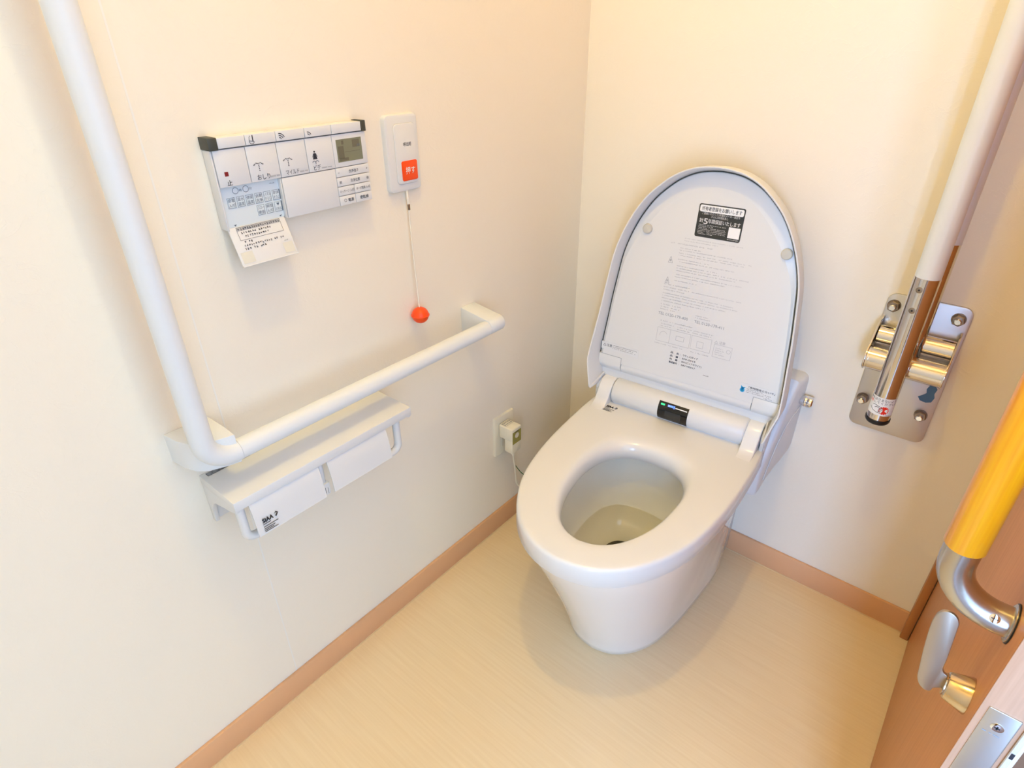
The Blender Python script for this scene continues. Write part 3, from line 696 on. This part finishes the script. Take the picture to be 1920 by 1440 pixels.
# ================================================================== REMOTE CONTROL
RC = thing('remote_control', (0.0, -0.7475, 0.985), 'white wall-mounted toilet remote with its small cover hanging open', 'remote control')
FX = 0.0200
def key(y0, y1, z0, z1, x0, x1, m='plastic', g=0.00045, bev=0.0006):
    return MB().use(m).box(x0, x1, y0 + g, y1 - g, z0 + g, z1 - g), bev
body = MB().use('plastic2').box(0.0, 0.0095, -0.8640, -0.6270, 0.9288, 1.0300)
body.use('plastic').box(0.0, 0.0192, -0.8668, -0.8642, 0.9290, 1.0295).box(0.0096, 0.0192, -0.7790, -0.7772, 0.9290, 0.9836)
RB = build('housing', body, RC, bevel=0.0008)
for y0, y1 in ((-0.8680, -0.8560), (-0.6345, -0.6268)):
    build('end_cap', MB().use('cap').box(0.0, 0.0232, y0, y1, 1.0298, 1.0446), RC, bevel=0.0006)
def part(name, mb, bev): return build(name, mb, RC, bevel=bev)
def kprint(parent, fn):
    m = flat(); fn(m); return build('printed_label', m, parent, smooth=0)
K = lambda x: dict(o=(x, 0, 0), ux=(0, 1, 0), uy=(0, 0, 1), lift=0.0003)
def T(m, s, size, y, z, x, bold=0.0, width=None, ink='ink', align='LEFT'):
    m.use(ink).text(s, size, (x, y, z), (0, 1, 0), (0, 0, 1), bold=bold, width=width, align=align, lift=0.0003)
tb_e = [-0.8560, -0.8186, -0.7750, -0.7310, -0.6870, -0.6345]
tops = []
for i in range(5):
    mb, bv = key(tb_e[i], tb_e[i + 1], 1.0305, 1.0440, 0.0, 0.0222)
    tops.append(part('top_button', mb, bv))
X2 = 0.0222
def icon_lid(m):
    m.use('ink'); c = -0.8100
    m.stroke([(c - 0.003, 1.0375), (c - 0.0035, 1.0345), (c - 0.0015, 1.0322), (c + 0.002, 1.0322), (c + 0.0035, 1.0345), (c - 0.003, 1.0360)], 0.0006, **K(X2))
    m.stroke([(c - 0.003, 1.0375), (c - 0.0025, 1.0405), (c - 0.001, 1.0420)], 0.0006, **K(X2))
    m.quad(c + 0.0012, c + 0.0026, 1.0350, 1.0425, **K(X2))
kprint(tops[1], icon_lid)
def icon_wave(c, n):
    def f(m):
        m.use('ink')
        for i in range(n):
            m.stroke(arc((c, 1.0325), 0.0030 + 0.0025 * i, 20, 95, 6), 0.0010, **K(X2))
    return f
kprint(tops[2], icon_wave(-0.7700, 3)); kprint(tops[3], icon_wave(-0.7265, 2))
cols = [-0.8640, -0.8205, -0.7765, -0.7320, -0.6875]
keys = []
for i, nm in enumerate(('stop_button', 'rear_wash_button', 'mild_wash_button', 'bidet_button')):
    mb, bv = key(cols[i], cols[i + 1], 0.9840, 1.0298, 0.010, FX + 0.0005)
    keys.append(part(nm, mb, bv))
XK = FX + 0.0005
def p_stop(m):
    m.use('red').quad(-0.8545, -0.8495, 0.9975, 1.0030, **K(XK))
    T(m, '止', 0.0075, -0.8540, 0.9862, XK, 0.01)
kprint(keys[0], p_stop)
def spray(m, c, z):
    m.use('ink')
    for a in (-0.0064, -0.0050, -0.0030, -0.0012, 0.0010, 0.0030, 0.0050, 0.0064):
        b = 0.0062 - 0.00007e6 * 0 - abs(abs(a) - 0.0025) * 0.62
        m.disc((c + a, z + b), 0.00075, 8, **K(XK))
    for b in (0.0030, 0.0008, -0.0014, -0.0036): m.disc((c + 0.0004, z + b), 0.00075, 8, **K(XK))
def p_oshiri(m):
    spray(m, -0.8065, 1.0020); T(m, 'おしり', 0.0080, -0.8120, 0.9868, XK, 0.005, 0.0185)
    m.use('inkfaint').quad(-0.7925, -0.7845, 0.9874, 0.9895, **K(XK)).quad(-0.7835, -0.7785, 0.9874, 0.9895, **K(XK))
kprint(keys[1], p_oshiri)
def p_mild(m):
    spray(m, -0.7630, 1.0020); T(m, 'マイルド', 0.0078, -0.7690, 0.9868, XK, 0.0, 0.0205)
    m.use('inkfaint').quad(-0.7470, -0.7400, 0.9874, 0.9892, **K(XK)).quad(-0.7390, -0.7340, 0.9874, 0.9892, **K(XK))
kprint(keys[2], p_mild)
def p_bidet(m):
    c = -0.7195
    m.use('ink').disc((c, 1.0112), 0.0014, 12, **K(XK))
    m.poly([(c - 0.0036, 1.0010), (c + 0.0036, 1.0010), (c + 0.0016, 1.0092), (c - 0.0016, 1.0092)], **K(XK))
    m.stroke([(c - 0.0018, 1.0088), (c - 0.0040, 1.0040)], 0.0007, **K(XK)); m.stroke([(c + 0.0018, 1.0088), (c + 0.0040, 1.0040)], 0.0007, **K(XK))
    m.use('inkblue').stroke(arc((c - 0.0026, 0.9965), 0.0024, 10, 175, 6), 0.0009, **K(XK)); m.stroke(arc((c + 0.0026, 0.9965), 0.0024, 5, 170, 6), 0.0009, **K(XK))
    m.quad(c - 0.0004, c + 0.0006, 0.9945, 0.9975, **K(XK))
    T(m, 'ビデ', 0.0080, -0.7250, 0.9866, XK, 0.0, 0.0115)
    m.use('inkfaint').quad(-0.7110, -0.7020, 0.9874, 0.9888, **K(XK)).quad(-0.7010, -0.6940, 0.9874, 0.9888, **K(XK))
kprint(keys[3], p_bidet)
mb, bv = key(-0.6875, -0.6268, 0.9838, 1.0298, 0.010, FX)
lf = part('display_frame', mb, bv)
lc = flat().use('lcd').quad(-0.6812, -0.6360, 0.9910, 1.0224, **K(FX))
lc.use('lcdmark')
for q in ((-0.679, -0.669, 0.996, 1.013), (-0.653, -0.640, 1.0095, 1.0200), (-0.668, -0.640, 1.0040, 1.0046), (-0.678, -0.662, 0.9925, 0.9965), (-0.672, -0.668, 1.015, 1.0205)):
    lc.quad(*q, o=(FX, 0, 0), ux=(0, 1, 0), uy=(0, 0, 1), lift=0.0004)
lc.use('ink'); T(lc, '温風', 0.0034, -0.6455, 1.0105, FX + 0.0002, 0.0, ink='inkblue')
build('lcd_screen', lc, lf, smooth=0)
rows_z = [0.9838, 0.9702, 0.9567, 0.9430, 0.9286]
def rkey(y0, y1, r, fn):
    mb, bv = key(y0, y1, rows_z[r + 1], rows_z[r], 0.010, FX)
    kprint(part('side_button', mb, bv), fn)
rkey(-0.6882, -0.6268, 0, lambda m: (T(m, '洗浄強さ', 0.0052, -0.6655, 0.9748, FX, 0.0, 0.0175), T(m, '−', 0.0055, -0.6850, 0.9748, FX), T(m, '+', 0.0055, -0.6335, 0.9748, FX)))
rkey(-0.6882, -0.6268, 1, lambda m: (T(m, '洗浄位置', 0.0052, -0.6645, 0.9612, FX, 0.0, 0.0175), T(m, '前', 0.0046, -0.6845, 0.9612, FX), T(m, '後', 0.0046, -0.6345, 0.9612, FX)))
rkey(-0.6882, -0.6585, 2, lambda m: T(m, 'マッサージ 入/切', 0.0048, -0.6862, 0.9478, FX, 0.0, 0.0262))
rkey(-0.6585, -0.6268, 2, lambda m: T(m, 'ターボ脱臭 入/切', 0.0048, -0.6560, 0.9478, FX, 0.0, 0.0262))
def p_power(m):
    m.use('ink').stroke(arc((-0.6780, 0.9360), 0.0021, 0, 360, 12), 0.0005, **K(FX)); T(m, '電源', 0.0056, -0.6735, 0.9336, FX, 0.01)
rkey(-0.6882, -0.6585, 3, p_power)
rkey(-0.6585, -0.6268, 3, lambda m: T(m, '便乾燥', 0.0056, -0.6510, 0.9336, FX, 0.01, 0.0165))
mb, bv = key(-0.7770, -0.6882, 0.9286, 0.9838, 0.010, FX)
part('blank_cover', mb, bv)
# open compartment with small keys
XR = 0.0130
rp = build('setting_panel', MB().use('bluewhite').box(0.008, XR, -0.8640, -0.7792, 0.9312, 0.9836), RC, bevel=0.0)
def p_clock(m):
    m.use('inkblue')
    for c in (-0.8420, -0.8275): m.stroke(arc((c, 0.9770), 0.0040, 0, 360, 16), 0.0006, **K(XR))
    T(m, '時', 0.0040, -0.8372, 0.9752, XR, ink='inkblue'); T(m, '分', 0.0040, -0.8228, 0.9752, XR, ink='inkblue')
kprint(rp, p_clock)
def p_micro(m):
    m.use('inkgrey'); microline(m, -0.7930, -0.7850, 0.9775, 0.0022, (XR, 0, 0), (0, 1, 0), (0, 0, 1), 0.0003, 0.9, 1)
kprint(rp, p_micro)
for z in (0.9555, 0.9395): kprint(rp, lambda m: m.use('inkblue').quad(-0.7812, -0.7795, z + 0.0002, z + 0.0138, **K(XR)))
for y in (-0.8525, -0.7850): kprint(rp, lambda m: m.use('inkblue').poly([(y - 0.002, 0.9340), (y + 0.002, 0.9345), (y, 0.9318)], **K(XR)))
skeys = [(-0.8565 + i * 0.01295, 0.9555, a, b) for i, (a, b) in enumerate((('節電', '入/切'), ('温水', '温度'), ('便座', '温度'), ('自動', '洗浄'), ('ノズル', 'そうじ'), ('本体', 'そうじ')))]
skeys += [(-0.8177 + i * 0.01295, 0.9395, a, b) for i, (a, b) in enumerate((('スロー', '便座'), ('瞬間', '入/切'), ('▼', 'パネル')))]
for y, z, a, b in skeys:
    sk = build('setting_key', MB().use('bluewhite').prism(rrect(y, y + 0.0112, z, z + 0.0140, 0.0012, 3), 0.0006, (XR, 0, 0), (0, 1, 0), (0, 0, 1), 0.0002), RC, smooth=30)
    m = flat(); m.use('inkblue').frame(y + 0.0003, y + 0.0109, z + 0.0003, z + 0.0137, 0.0004, **K(XR + 0.0005))
    tri = a == '▼'
    T(m, a, 0.0050, y + (0.0032 if tri else 0.0011), z + 0.0083, XR + 0.0005, 0.0, 0.0048 if tri else 0.0090, 'inkblue'); T(m, b, 0.0050, y + 0.0011, z + 0.0022, XR + 0.0005, 0.0, 0.0090, 'inkblue')
    build('printed_label', m, sk, smooth=0)
# the hanging cover
h0 = Vector((0.0145, 0, 0.9315)); h1 = Vector((0.0350, 0, 0.8825)); fv = (h0 - h1).normalized(); fy = Vector((0, 1, 0)); fn = fy.cross(fv)
fo = h1
FLn = (h0 - h1).length
fc = MB().use('plastic').prism([(-0.8650, 0.0), (-0.7810, 0.0), (-0.7810, FLn), (-0.8650, FLn)], 0.0018, fo - fn * 0.0018, fy, fv, 0.0004)
fc.use('plastic').prism([(-0.8650, 0.0), (-0.7810, 0.0), (-0.7810, 0.0016), (-0.8650, 0.0016)], 0.0028, fo - fn * 0.0010, fy, fv)
cov = build('hanging_cover', fc, RC, smooth=30)
pm = flat(); kk = dict(o=fo, ux=fy, uy=fv, lift=0.0004)
pm.use('pad').quad(-0.8620, -0.8450, 0.0040, 0.0190, **kk).quad(-0.7985, -0.7835, 0.0040, 0.0185, **kk)
pm.use('inkfaint').quad(-0.8540, -0.7900, 0.0470, 0.0515, o=fo, ux=fy, uy=fv, lift=0.0003)
pm.use('ink').frame(-0.8545, -0.7895, 0.0345, 0.0520, 0.0004, **kk)
microline(pm, -0.8530, -0.7905, 0.0475, 0.0034, fo, fy, fv, 0.0005, 0.8, 0.95)
for b, a0, a1 in ((0.0425, -0.8530, -0.806), (0.0375, -0.8490, -0.812), (0.0300, -0.8530, -0.838), (0.0255, -0.8530, -0.792), (0.0210, -0.8530, -0.823)): microline(pm, a0, a1, b, 0.0032, fo, fy, fv, 0.0005, 0.8, 0.85)
pm.use('inkgrey'); microline(pm, -0.7950, -0.7880, 0.0205, 0.0018, fo, fy, fv, 0.0005, 0.9, 1)
build('printed_notice', pm, cov, smooth=0)

# ================================================================== CALL BUTTON
CBT = thing('call_button', (0.0, -0.545, 0.985), 'white emergency call switch with red push square and pull cord', 'call button')
build('cover_plate', MB().use('plastic').prism(rrect(-0.5800, -0.5105, 0.9255, 1.0455, 0.0080, 6), 0.0095, (0, 0, 0), (0, 1, 0), (0, 0, 1), 0.0045), CBT, smooth=40)
build('rocker', MB().use('plastic').prism(rrect(-0.5640, -0.5195, 0.9385, 1.0315, 0.0065, 6), 0.0036, (0.0080, 0, 0), (0, 1, 0), (0, 0, 1), 0.0012), CBT, smooth=40)
build('rocker_gap', MB().use('resin_g').prism(rrect(-0.5647, -0.5188, 0.9378, 1.0322, 0.0070, 6), 0.0008, (0.0090, 0, 0), (0, 1, 0), (0, 0, 1)), CBT, smooth=40)
pbn = build('push_square', MB().use('orange').prism(rrect(-0.5545, -0.5212, 0.9430, 0.9745, 0.0030, 5), 0.0016, (0.0112, 0, 0), (0, 1, 0), (0, 0, 1), 0.0005), CBT, smooth=40)
pbn['label'] = 'orange red push square'
m = flat(); m.use('white').text('押す', 0.0125, (0.0130, -0.5478, 0.9545), (0, 1, 0), (0, 0, 1), width=0.0205, lift=0.0002)
build('printed_label', m, pbn, smooth=0)
m = flat(); m.use('inkgrey').text('呼出用', 0.0066, (0.0117, -0.5475, 0.9975), (0, 1, 0), (0, 0, 1), bold=0.02, width=0.0165, lift=0.0002)
build('printed_label', m, CBT, smooth=0)
cpts = [(0.006, -0.5435, 0.928), (0.007, -0.5437, 0.905), (0.0085, -0.5445, 0.85), (0.0115, -0.5455, 0.79), (0.0155, -0.5465, 0.716)]
build('pull_cord', MB().use('cord').tube([tuple(p) for p in catmull(cpts, 4)], 0.00125, 10), CBT, smooth=40)
build('cord_stem', MB().use('cord').lathe((0.006, -0.5435, 0.928), (0.03, 0, -1), [(0, 0.0024), (0.022, 0.0020), (0.036, 0.0018)], 12), CBT)
ck = MB().use('nut').box(0.0062, 0.0092, -0.5455, -0.5415, 0.8935, 0.9035)
build('cord_clip', ck, CBT, bevel=0.0006)
bc = Vector((0.0168, -0.5470, 0.7015))
prof = [(-0.0155, 0.0035)] + [(-0.0155 + 0.0155 * (1 - math.cos(R(a))), 0.0160 * math.sin(R(a))) for a in (20, 35, 50, 65, 80)] + [(-0.0012, 0.0163), (-0.0008, 0.0172), (0.0008, 0.0172), (0.0012, 0.0163)] + [(0.0155 * math.cos(R(a)), 0.0160 * math.sin(R(a))) for a in (80, 65, 50, 35, 20)] + [(0.0155, 0.0035)]
ball = build('pull_ball', MB().use('orange').lathe(bc, (0, 0, 1), prof, 28), CBT, smooth=40)
ball['label'] = 'orange red pull ball'

# ================================================================== OUTLET AND PLUG
OU = thing('wall_outlet', (0.0, -0.299, 0.296), 'cream wall outlet plate low on the left wall', 'outlet')
build('cover_plate', MB().use('cream').prism(rrect(-0.3345, -0.2640, 0.2400, 0.3515, 0.0025, 4), 0.0070, (0, 0, 0), (0, 1, 0), (0, 0, 1), 0.0018), OU, smooth=40)
build('socket_insert', MB().use('cream').prism(rrect(-0.3120, -0.2865, 0.262, 0.329, 0.002, 3), 0.0080, (0, 0, 0), (0, 1, 0), (0, 0, 1), 0.0006), OU, smooth=40)
PG = thing('power_plug', (0.01, -0.306, 0.30), 'cream power plug with olive label pushed into the outlet', 'plug')
build('plug_body', MB().use('cream').box(0.0095, 0.0520, -0.3240, -0.2885, 0.2990, 0.3360), PG, bevel=0.0035, seg=3)
build('plug_lower_body', MB().use('cream').box(0.0270, 0.0518, -0.3238, -0.2887, 0.2640, 0.3020), PG, bevel=0.003, seg=3)
ol = flat().use('olive').quad(-0.3220, -0.2900, 0.2920, 0.3270, o=(0.0520, 0, 0), lift=0.0003)
ol.use('pad').disc((-0.3060, 0.3140), 0.0075, 16, o=(0.0520, 0, 0), lift=0.0005)
ol.use('ink').quad(-0.3000, -0.2985, 0.3010, 0.3045, o=(0.0520, 0, 0), lift=0.0006).quad(-0.3150, -0.2990, 0.3245, 0.3262, o=(0.0520, 0, 0), lift=0.0006)
ol.use('inkblue'); microline(ol, -0.3190, -0.3060, 0.2990, 0.0028, (0.0520, 0, 0), (0, 1, 0), (0, 0, 1), 0.0006)
build('olive_label', ol, PG, smooth=0)
ol = flat(); ol.use('inkblue')
for a in (0.016, 0.023): microline(ol, -0.319, -0.293, -a - 0.004, 0.0045, (0.0, 0, 0.3360), (0, 1, 0), (-1, 0, 0), 0.0003, 0.9, 0.9)
ol.use('ink').frame(-0.3205, -0.2920, -0.0300, -0.0150, 0.0005, o=(0, 0, 0.3360), ux=(0, 1, 0), uy=(-1, 0, 0), lift=0.0003)
build('top_label', ol, PG, smooth=0)
build('cord_sleeve', MB().use('cream').lathe((0.0400, -0.3080, 0.2660), (0.0, 0.12, -1), [(0, 0.0055), (0.012, 0.0048), (0.018, 0.0036)], 14), PG)
build('power_cord', MB().use('cream').tube([tuple(p) for p in catmull([(0.040, -0.3058, 0.250), (0.0375, -0.300, 0.225), (0.034, -0.292, 0.200), (0.030, -0.284, 0.165), (0.027, -0.272, 0.125), (0.040, -0.235, 0.080), (0.10, -0.18, 0.060), (0.20, -0.10, 0.09)], 5)], 0.0024, 10), PG, smooth=40)
build('earth_wire', MB().use('greenwire').tube([tuple(p) for p in catmull([(0.0345, -0.2900, 0.203), (0.036, -0.2820, 0.188), (0.042, -0.2720, 0.170), (0.056, -0.2620, 0.158), (0.085, -0.245, 0.160), (0.14, -0.20, 0.18), (0.20, -0.12, 0.20)], 5)], 0.0011, 8), PG, smooth=40)

# ================================================================== FOLDING GRAB BAR ON THE BACK WALL
FB = thing('folding_grab_bar', (0.7455, 0.0, 0.605), 'white folding grab bar raised upright on a stainless wall plate', 'grab bar')
pl = build('wall_plate', MB().use('steelplate').prism(rrect(0.6820, 0.8130, 0.4660, 0.7460, 0.0150, 6), 0.0050, (0, 0, 0), (1, 0, 0), (0, 0, 1), 0.0006), FB, smooth=40)
k = dict(o=(0, -0.0050, 0), ux=(1, 0, 0), uy=(0, 0, 1), lift=0.0003)
bm_ = flat().use('bluefilm').poly([(0.7800, 0.5630), (0.7850, 0.5560), (0.7950, 0.5545), (0.8030, 0.5580), (0.8055, 0.5680), (0.8030, 0.5760), (0.8050, 0.5860), (0.8000, 0.5930), (0.7920, 0.5910), (0.7890, 0.5820), (0.7910, 0.5740), (0.7860, 0.5680)], **k)
build('blue_film_patch', bm_, pl, smooth=0)['label'] = 'scrap of blue film left on the plate'
for x, z in ((0.6952, 0.7238), (0.7950, 0.7238), (0.6952, 0.5270), (0.7950, 0.5270)):
    n = MB().use('nut').lathe((x, -0.0050, z), (0, -1, 0), [(0, 0.0112), (0.0014, 0.0112)], 24)
    n.lathe((x, -0.0064, z), (0, -1, 0), [(0, 0.0104), (0.0075, 0.0104), (0.0085, 0.0092)], 6)
    n.use('chrome').lathe((x, -0.0145, z), (0, -1, 0), [(0, 0.0058), (0.0065, 0.0058), (0.0080, 0.0044)], 18)
    nut = build('mounting_nut', n, pl, smooth=30)
# hinge: two barrels between cheek plates
hy1, hz1_, hy2, hz2_ = -0.030, 0.674, -0.066, 0.641
build('rear_barrel', MB().use('steel').lathe((0.6880, hy1, hz1_), (1, 0, 0), [(0, 0.0170), (0.001, 0.0180), (0.117, 0.0180), (0.118, 0.0170)], 32), FB, smooth=40)
build('front_barrel', MB().use('steel').lathe((0.6860, hy2, hz2_), (1, 0, 0), [(0, 0.0195), (0.001, 0.0210), (0.0045, 0.0210), (0.0046, 0.0200), (0.0052, 0.0200), (0.0053, 0.0210), (0.1165, 0.0210), (0.1166, 0.0200), (0.1172, 0.0200), (0.1173, 0.0210), (0.1215, 0.0210), (0.1225, 0.0195)], 36), FB, smooth=40)
ck_ = [(-0.006, 0.702), (-0.030, 0.6975)] + [(hy2 + 0.0225 * math.cos(R(a)), hz2_ + 0.0225 * math.sin(R(a))) for a in range(110, 281, 17)] + [(-0.050, 0.613), (-0.006, 0.608)]
for x0 in (0.6835, 0.8060):
    build('cheek_plate', MB().use('steel').prism(ck_, 0.0030, (x0, 0, 0), (0, 1, 0), (0, 0, 1)), FB, bevel=0.0006, smooth=35)
tx, tyf, tyr = 0.7375, -0.1120, -0.0520
tfr = 0.0188
ft = MB().use('steel').tube([(tx, tyf, 0.5535), (tx, tyf, 0.8180)], tfr, 40)
ftube = build('front_tube', ft, FB, smooth=40)
build('end_plug', MB().use('black').lathe((tx, tyf, 0.5545), (0, 0, -1), [(0, tfr + 0.0012), (0.005, tfr + 0.0012), (0.009, tfr - 0.001), (0.0105, tfr - 0.006)], 32), ftube, smooth=50)
for z in (0.800, 0.765):
    so = Vector((tx - 0.004, tyf - 0.0182, z)); d = Vector((-0.004, -0.0182, 0)).normalized()
    build('flush_screw', MB().use('nut').lathe(so, d, [(0, 0.0050), (0.0007, 0.0050), (0.0010, 0.0044)], 18).use('dark').lathe(so + d * 0.0010, d, [(0, 0.0016), (0.0001, 0.0016)], 10), ftube)
build('rear_tube', MB().use('steel').tube([(tx + 0.007, tyr + 0.004, 0.640), (tx + 0.007, tyr + 0.004, 0.860)], 0.0178, 36), FB, smooth=40)
ztop = 1.42
rU = (tyr + 0.004 - tyf) / 2; ym = (tyr + 0.004 + tyf) / 2
loop = [(tx, tyf, 0.8175), (tx, tyf, ztop)] + [(tx + 0.007 * (1 - math.cos(R(a))) / 2, ym - rU * math.cos(R(a)), ztop + rU * math.sin(R(a))) for a in range(20, 161, 20)] + [(tx + 0.007, tyr + 0.004, ztop), (tx + 0.007, tyr + 0.004, 0.8590)]
build('white_sleeve', MB().use('rail').tube(loop, [0.0186] * 2 + [0.0182] * 8 + [0.0175] * 2, 40), FB, smooth=40)
build('tube_saddle', MB().use('steel').box(tx - 0.016, tx + 0.016, -0.100, -0.040, 0.600, 0.650), FB, bevel=0.004, seg=3)
# pinch warning sticker wrapped round the tube
stk = MB()
def tpatch(mb, a0, a1, z0, z1, r, n=14):
    """angle 0 = towards -y, positive towards +x"""
    rr = [[Vector((tx + r * math.sin(R(a0 + (a1 - a0) * i / n)), tyf - r * math.cos(R(a0 + (a1 - a0) * i / n)), z)) for z in (z0, z1)] for i in range(n + 1)]
    return mb.loft(rr, False, False, closed=False)
def tw(pts, lift=0.0006, n=None):
    """map flat sticker coords (mm across, z) onto the tube"""
    r = tfr + lift
    return [Vector((tx + r * math.sin(p[0] / tfr), tyf - r * math.cos(p[0] / tfr), p[1])) for p in pts]
stk.flat = True
stk.use('white'); tpatch(stk, -88, 78, 0.5660, 0.6010, tfr + 0.0003, 20)
def wtext(body, size, a, z, ink, width, bold=0.0):
    vs_, fs_ = text_geo(body, 0.0, 'LEFT'); xs = [p[0] for p in vs_]; kx = width / (max(xs) - min(xs))
    stk.use(ink).add(tw([(a + p[0] * kx, z + p[1] * size) for p in vs_]), fs_)
wtext('手をはさまないよう', 0.0056, -0.0235, 0.5945, 'ink', 0.046, 0.01)
wtext('注意', 0.0056, -0.0245, 0.5885, 'redprint', 0.0095, 0.02); wtext('してください!', 0.0056, -0.0140, 0.5885, 'ink', 0.036, 0.01)
star = []
for i in range(28):
    a = R(360 * i / 28); r = 0.0088 if i % 2 == 0 else 0.0068
    star.append((0.0065 + r * math.cos(a), 0.5770 + r * math.sin(a)))
for i in range(28):
    stk.use('redprint').add(tw([(0.0065, 0.5770), star[i], star[(i + 1) % 28]], 0.0005), [(0, 1, 2)])
hand = [(-0.012, 0.5830), (-0.0075, 0.5850), (-0.003, 0.5838), (0.0035, 0.5820), (0.0040, 0.5800), (0.0050, 0.5770), (0.0040, 0.5735), (0.0020, 0.5712), (-0.004, 0.5715), (-0.010, 0.5735), (-0.0135, 0.5765)]
stk.use('white').add(tw(hand, 0.0007), [tuple(range(len(hand)))])
def ws_line(pts, w=0.0008):
    for p, q in zip(pts[:-1], pts[1:]):
        dx, dz = q[0] - p[0], q[1] - p[1]; L = math.hypot(dx, dz); nx, nz = -dz / L * w / 2, dx / L * w / 2
        stk.use('ink').add(tw([(p[0] + nx, p[1] + nz), (p[0] - nx, p[1] - nz), (q[0] - nx, q[1] - nz), (q[0] + nx, q[1] + nz)], 0.0008), [(0, 1, 2, 3)])
ws_line([(-0.013, 0.5845), (-0.0075, 0.5852), (-0.003, 0.5838), (0.0035, 0.5820)]); ws_line([(-0.0085, 0.5800), (-0.006, 0.5818), (-0.002, 0.5815)])
ws_line([(-0.0165, 0.5790), (-0.0135, 0.5762), (-0.010, 0.5735), (-0.004, 0.5715), (0.002, 0.5712)])
for z in (0.5800, 0.5775, 0.5752, 0.5732): ws_line([(-0.002, z), (0.0045, z + 0.0004)])
microline_p = [(0.012 + i * 0.0014, 0.5672) for i in range(6)]
for p in microline_p: stk.use('inkgrey').add(tw([p, (p[0] + 0.001, p[1]), (p[0] + 0.001, p[1] + 0.0010), (p[0], p[1] + 0.0010)], 0.0005), [(0, 1, 2, 3)])
build('pinch_warning_sticker', stk, ftube, smooth=30)['label'] = 'white pinch warning sticker with hand and red burst'

# ================================================================== CEILING LIGHT
CL = thing('ceiling_light', (LAMP_POS[0], LAMP_POS[1], HC), 'round warm ceiling light above the middle of the room', 'ceiling light')
build('light_ring', MB().use('plastic').lathe((LAMP_POS[0], LAMP_POS[1], HC), (0, 0, -1), [(0, 0.085), (0.012, 0.085), (0.016, 0.078), (0.016, 0.070), (0.004, 0.066)], 40), CL, smooth=40)
build('diffuser', MB().use('lampglass').lathe((LAMP_POS[0], LAMP_POS[1], HC - 0.005), (0, 0, -1), [(0, 0.064), (0.006, 0.064), (0.009, 0.050), (0.010, 0.02)], 40), CL, smooth=40)
ld = bpy.data.lights.new('ceiling_lamp_light', 'POINT'); ld.energy = LAMP_ENERGY; ld.color = LAMP_COLOR; ld.shadow_soft_size = 0.026
lo = bpy.data.objects.new('ceiling_lamp_light', ld); COL.objects.link(lo); lo.location = (0, 0, LAMP_POS[2] - 0.045 - HC); lo.parent = CL
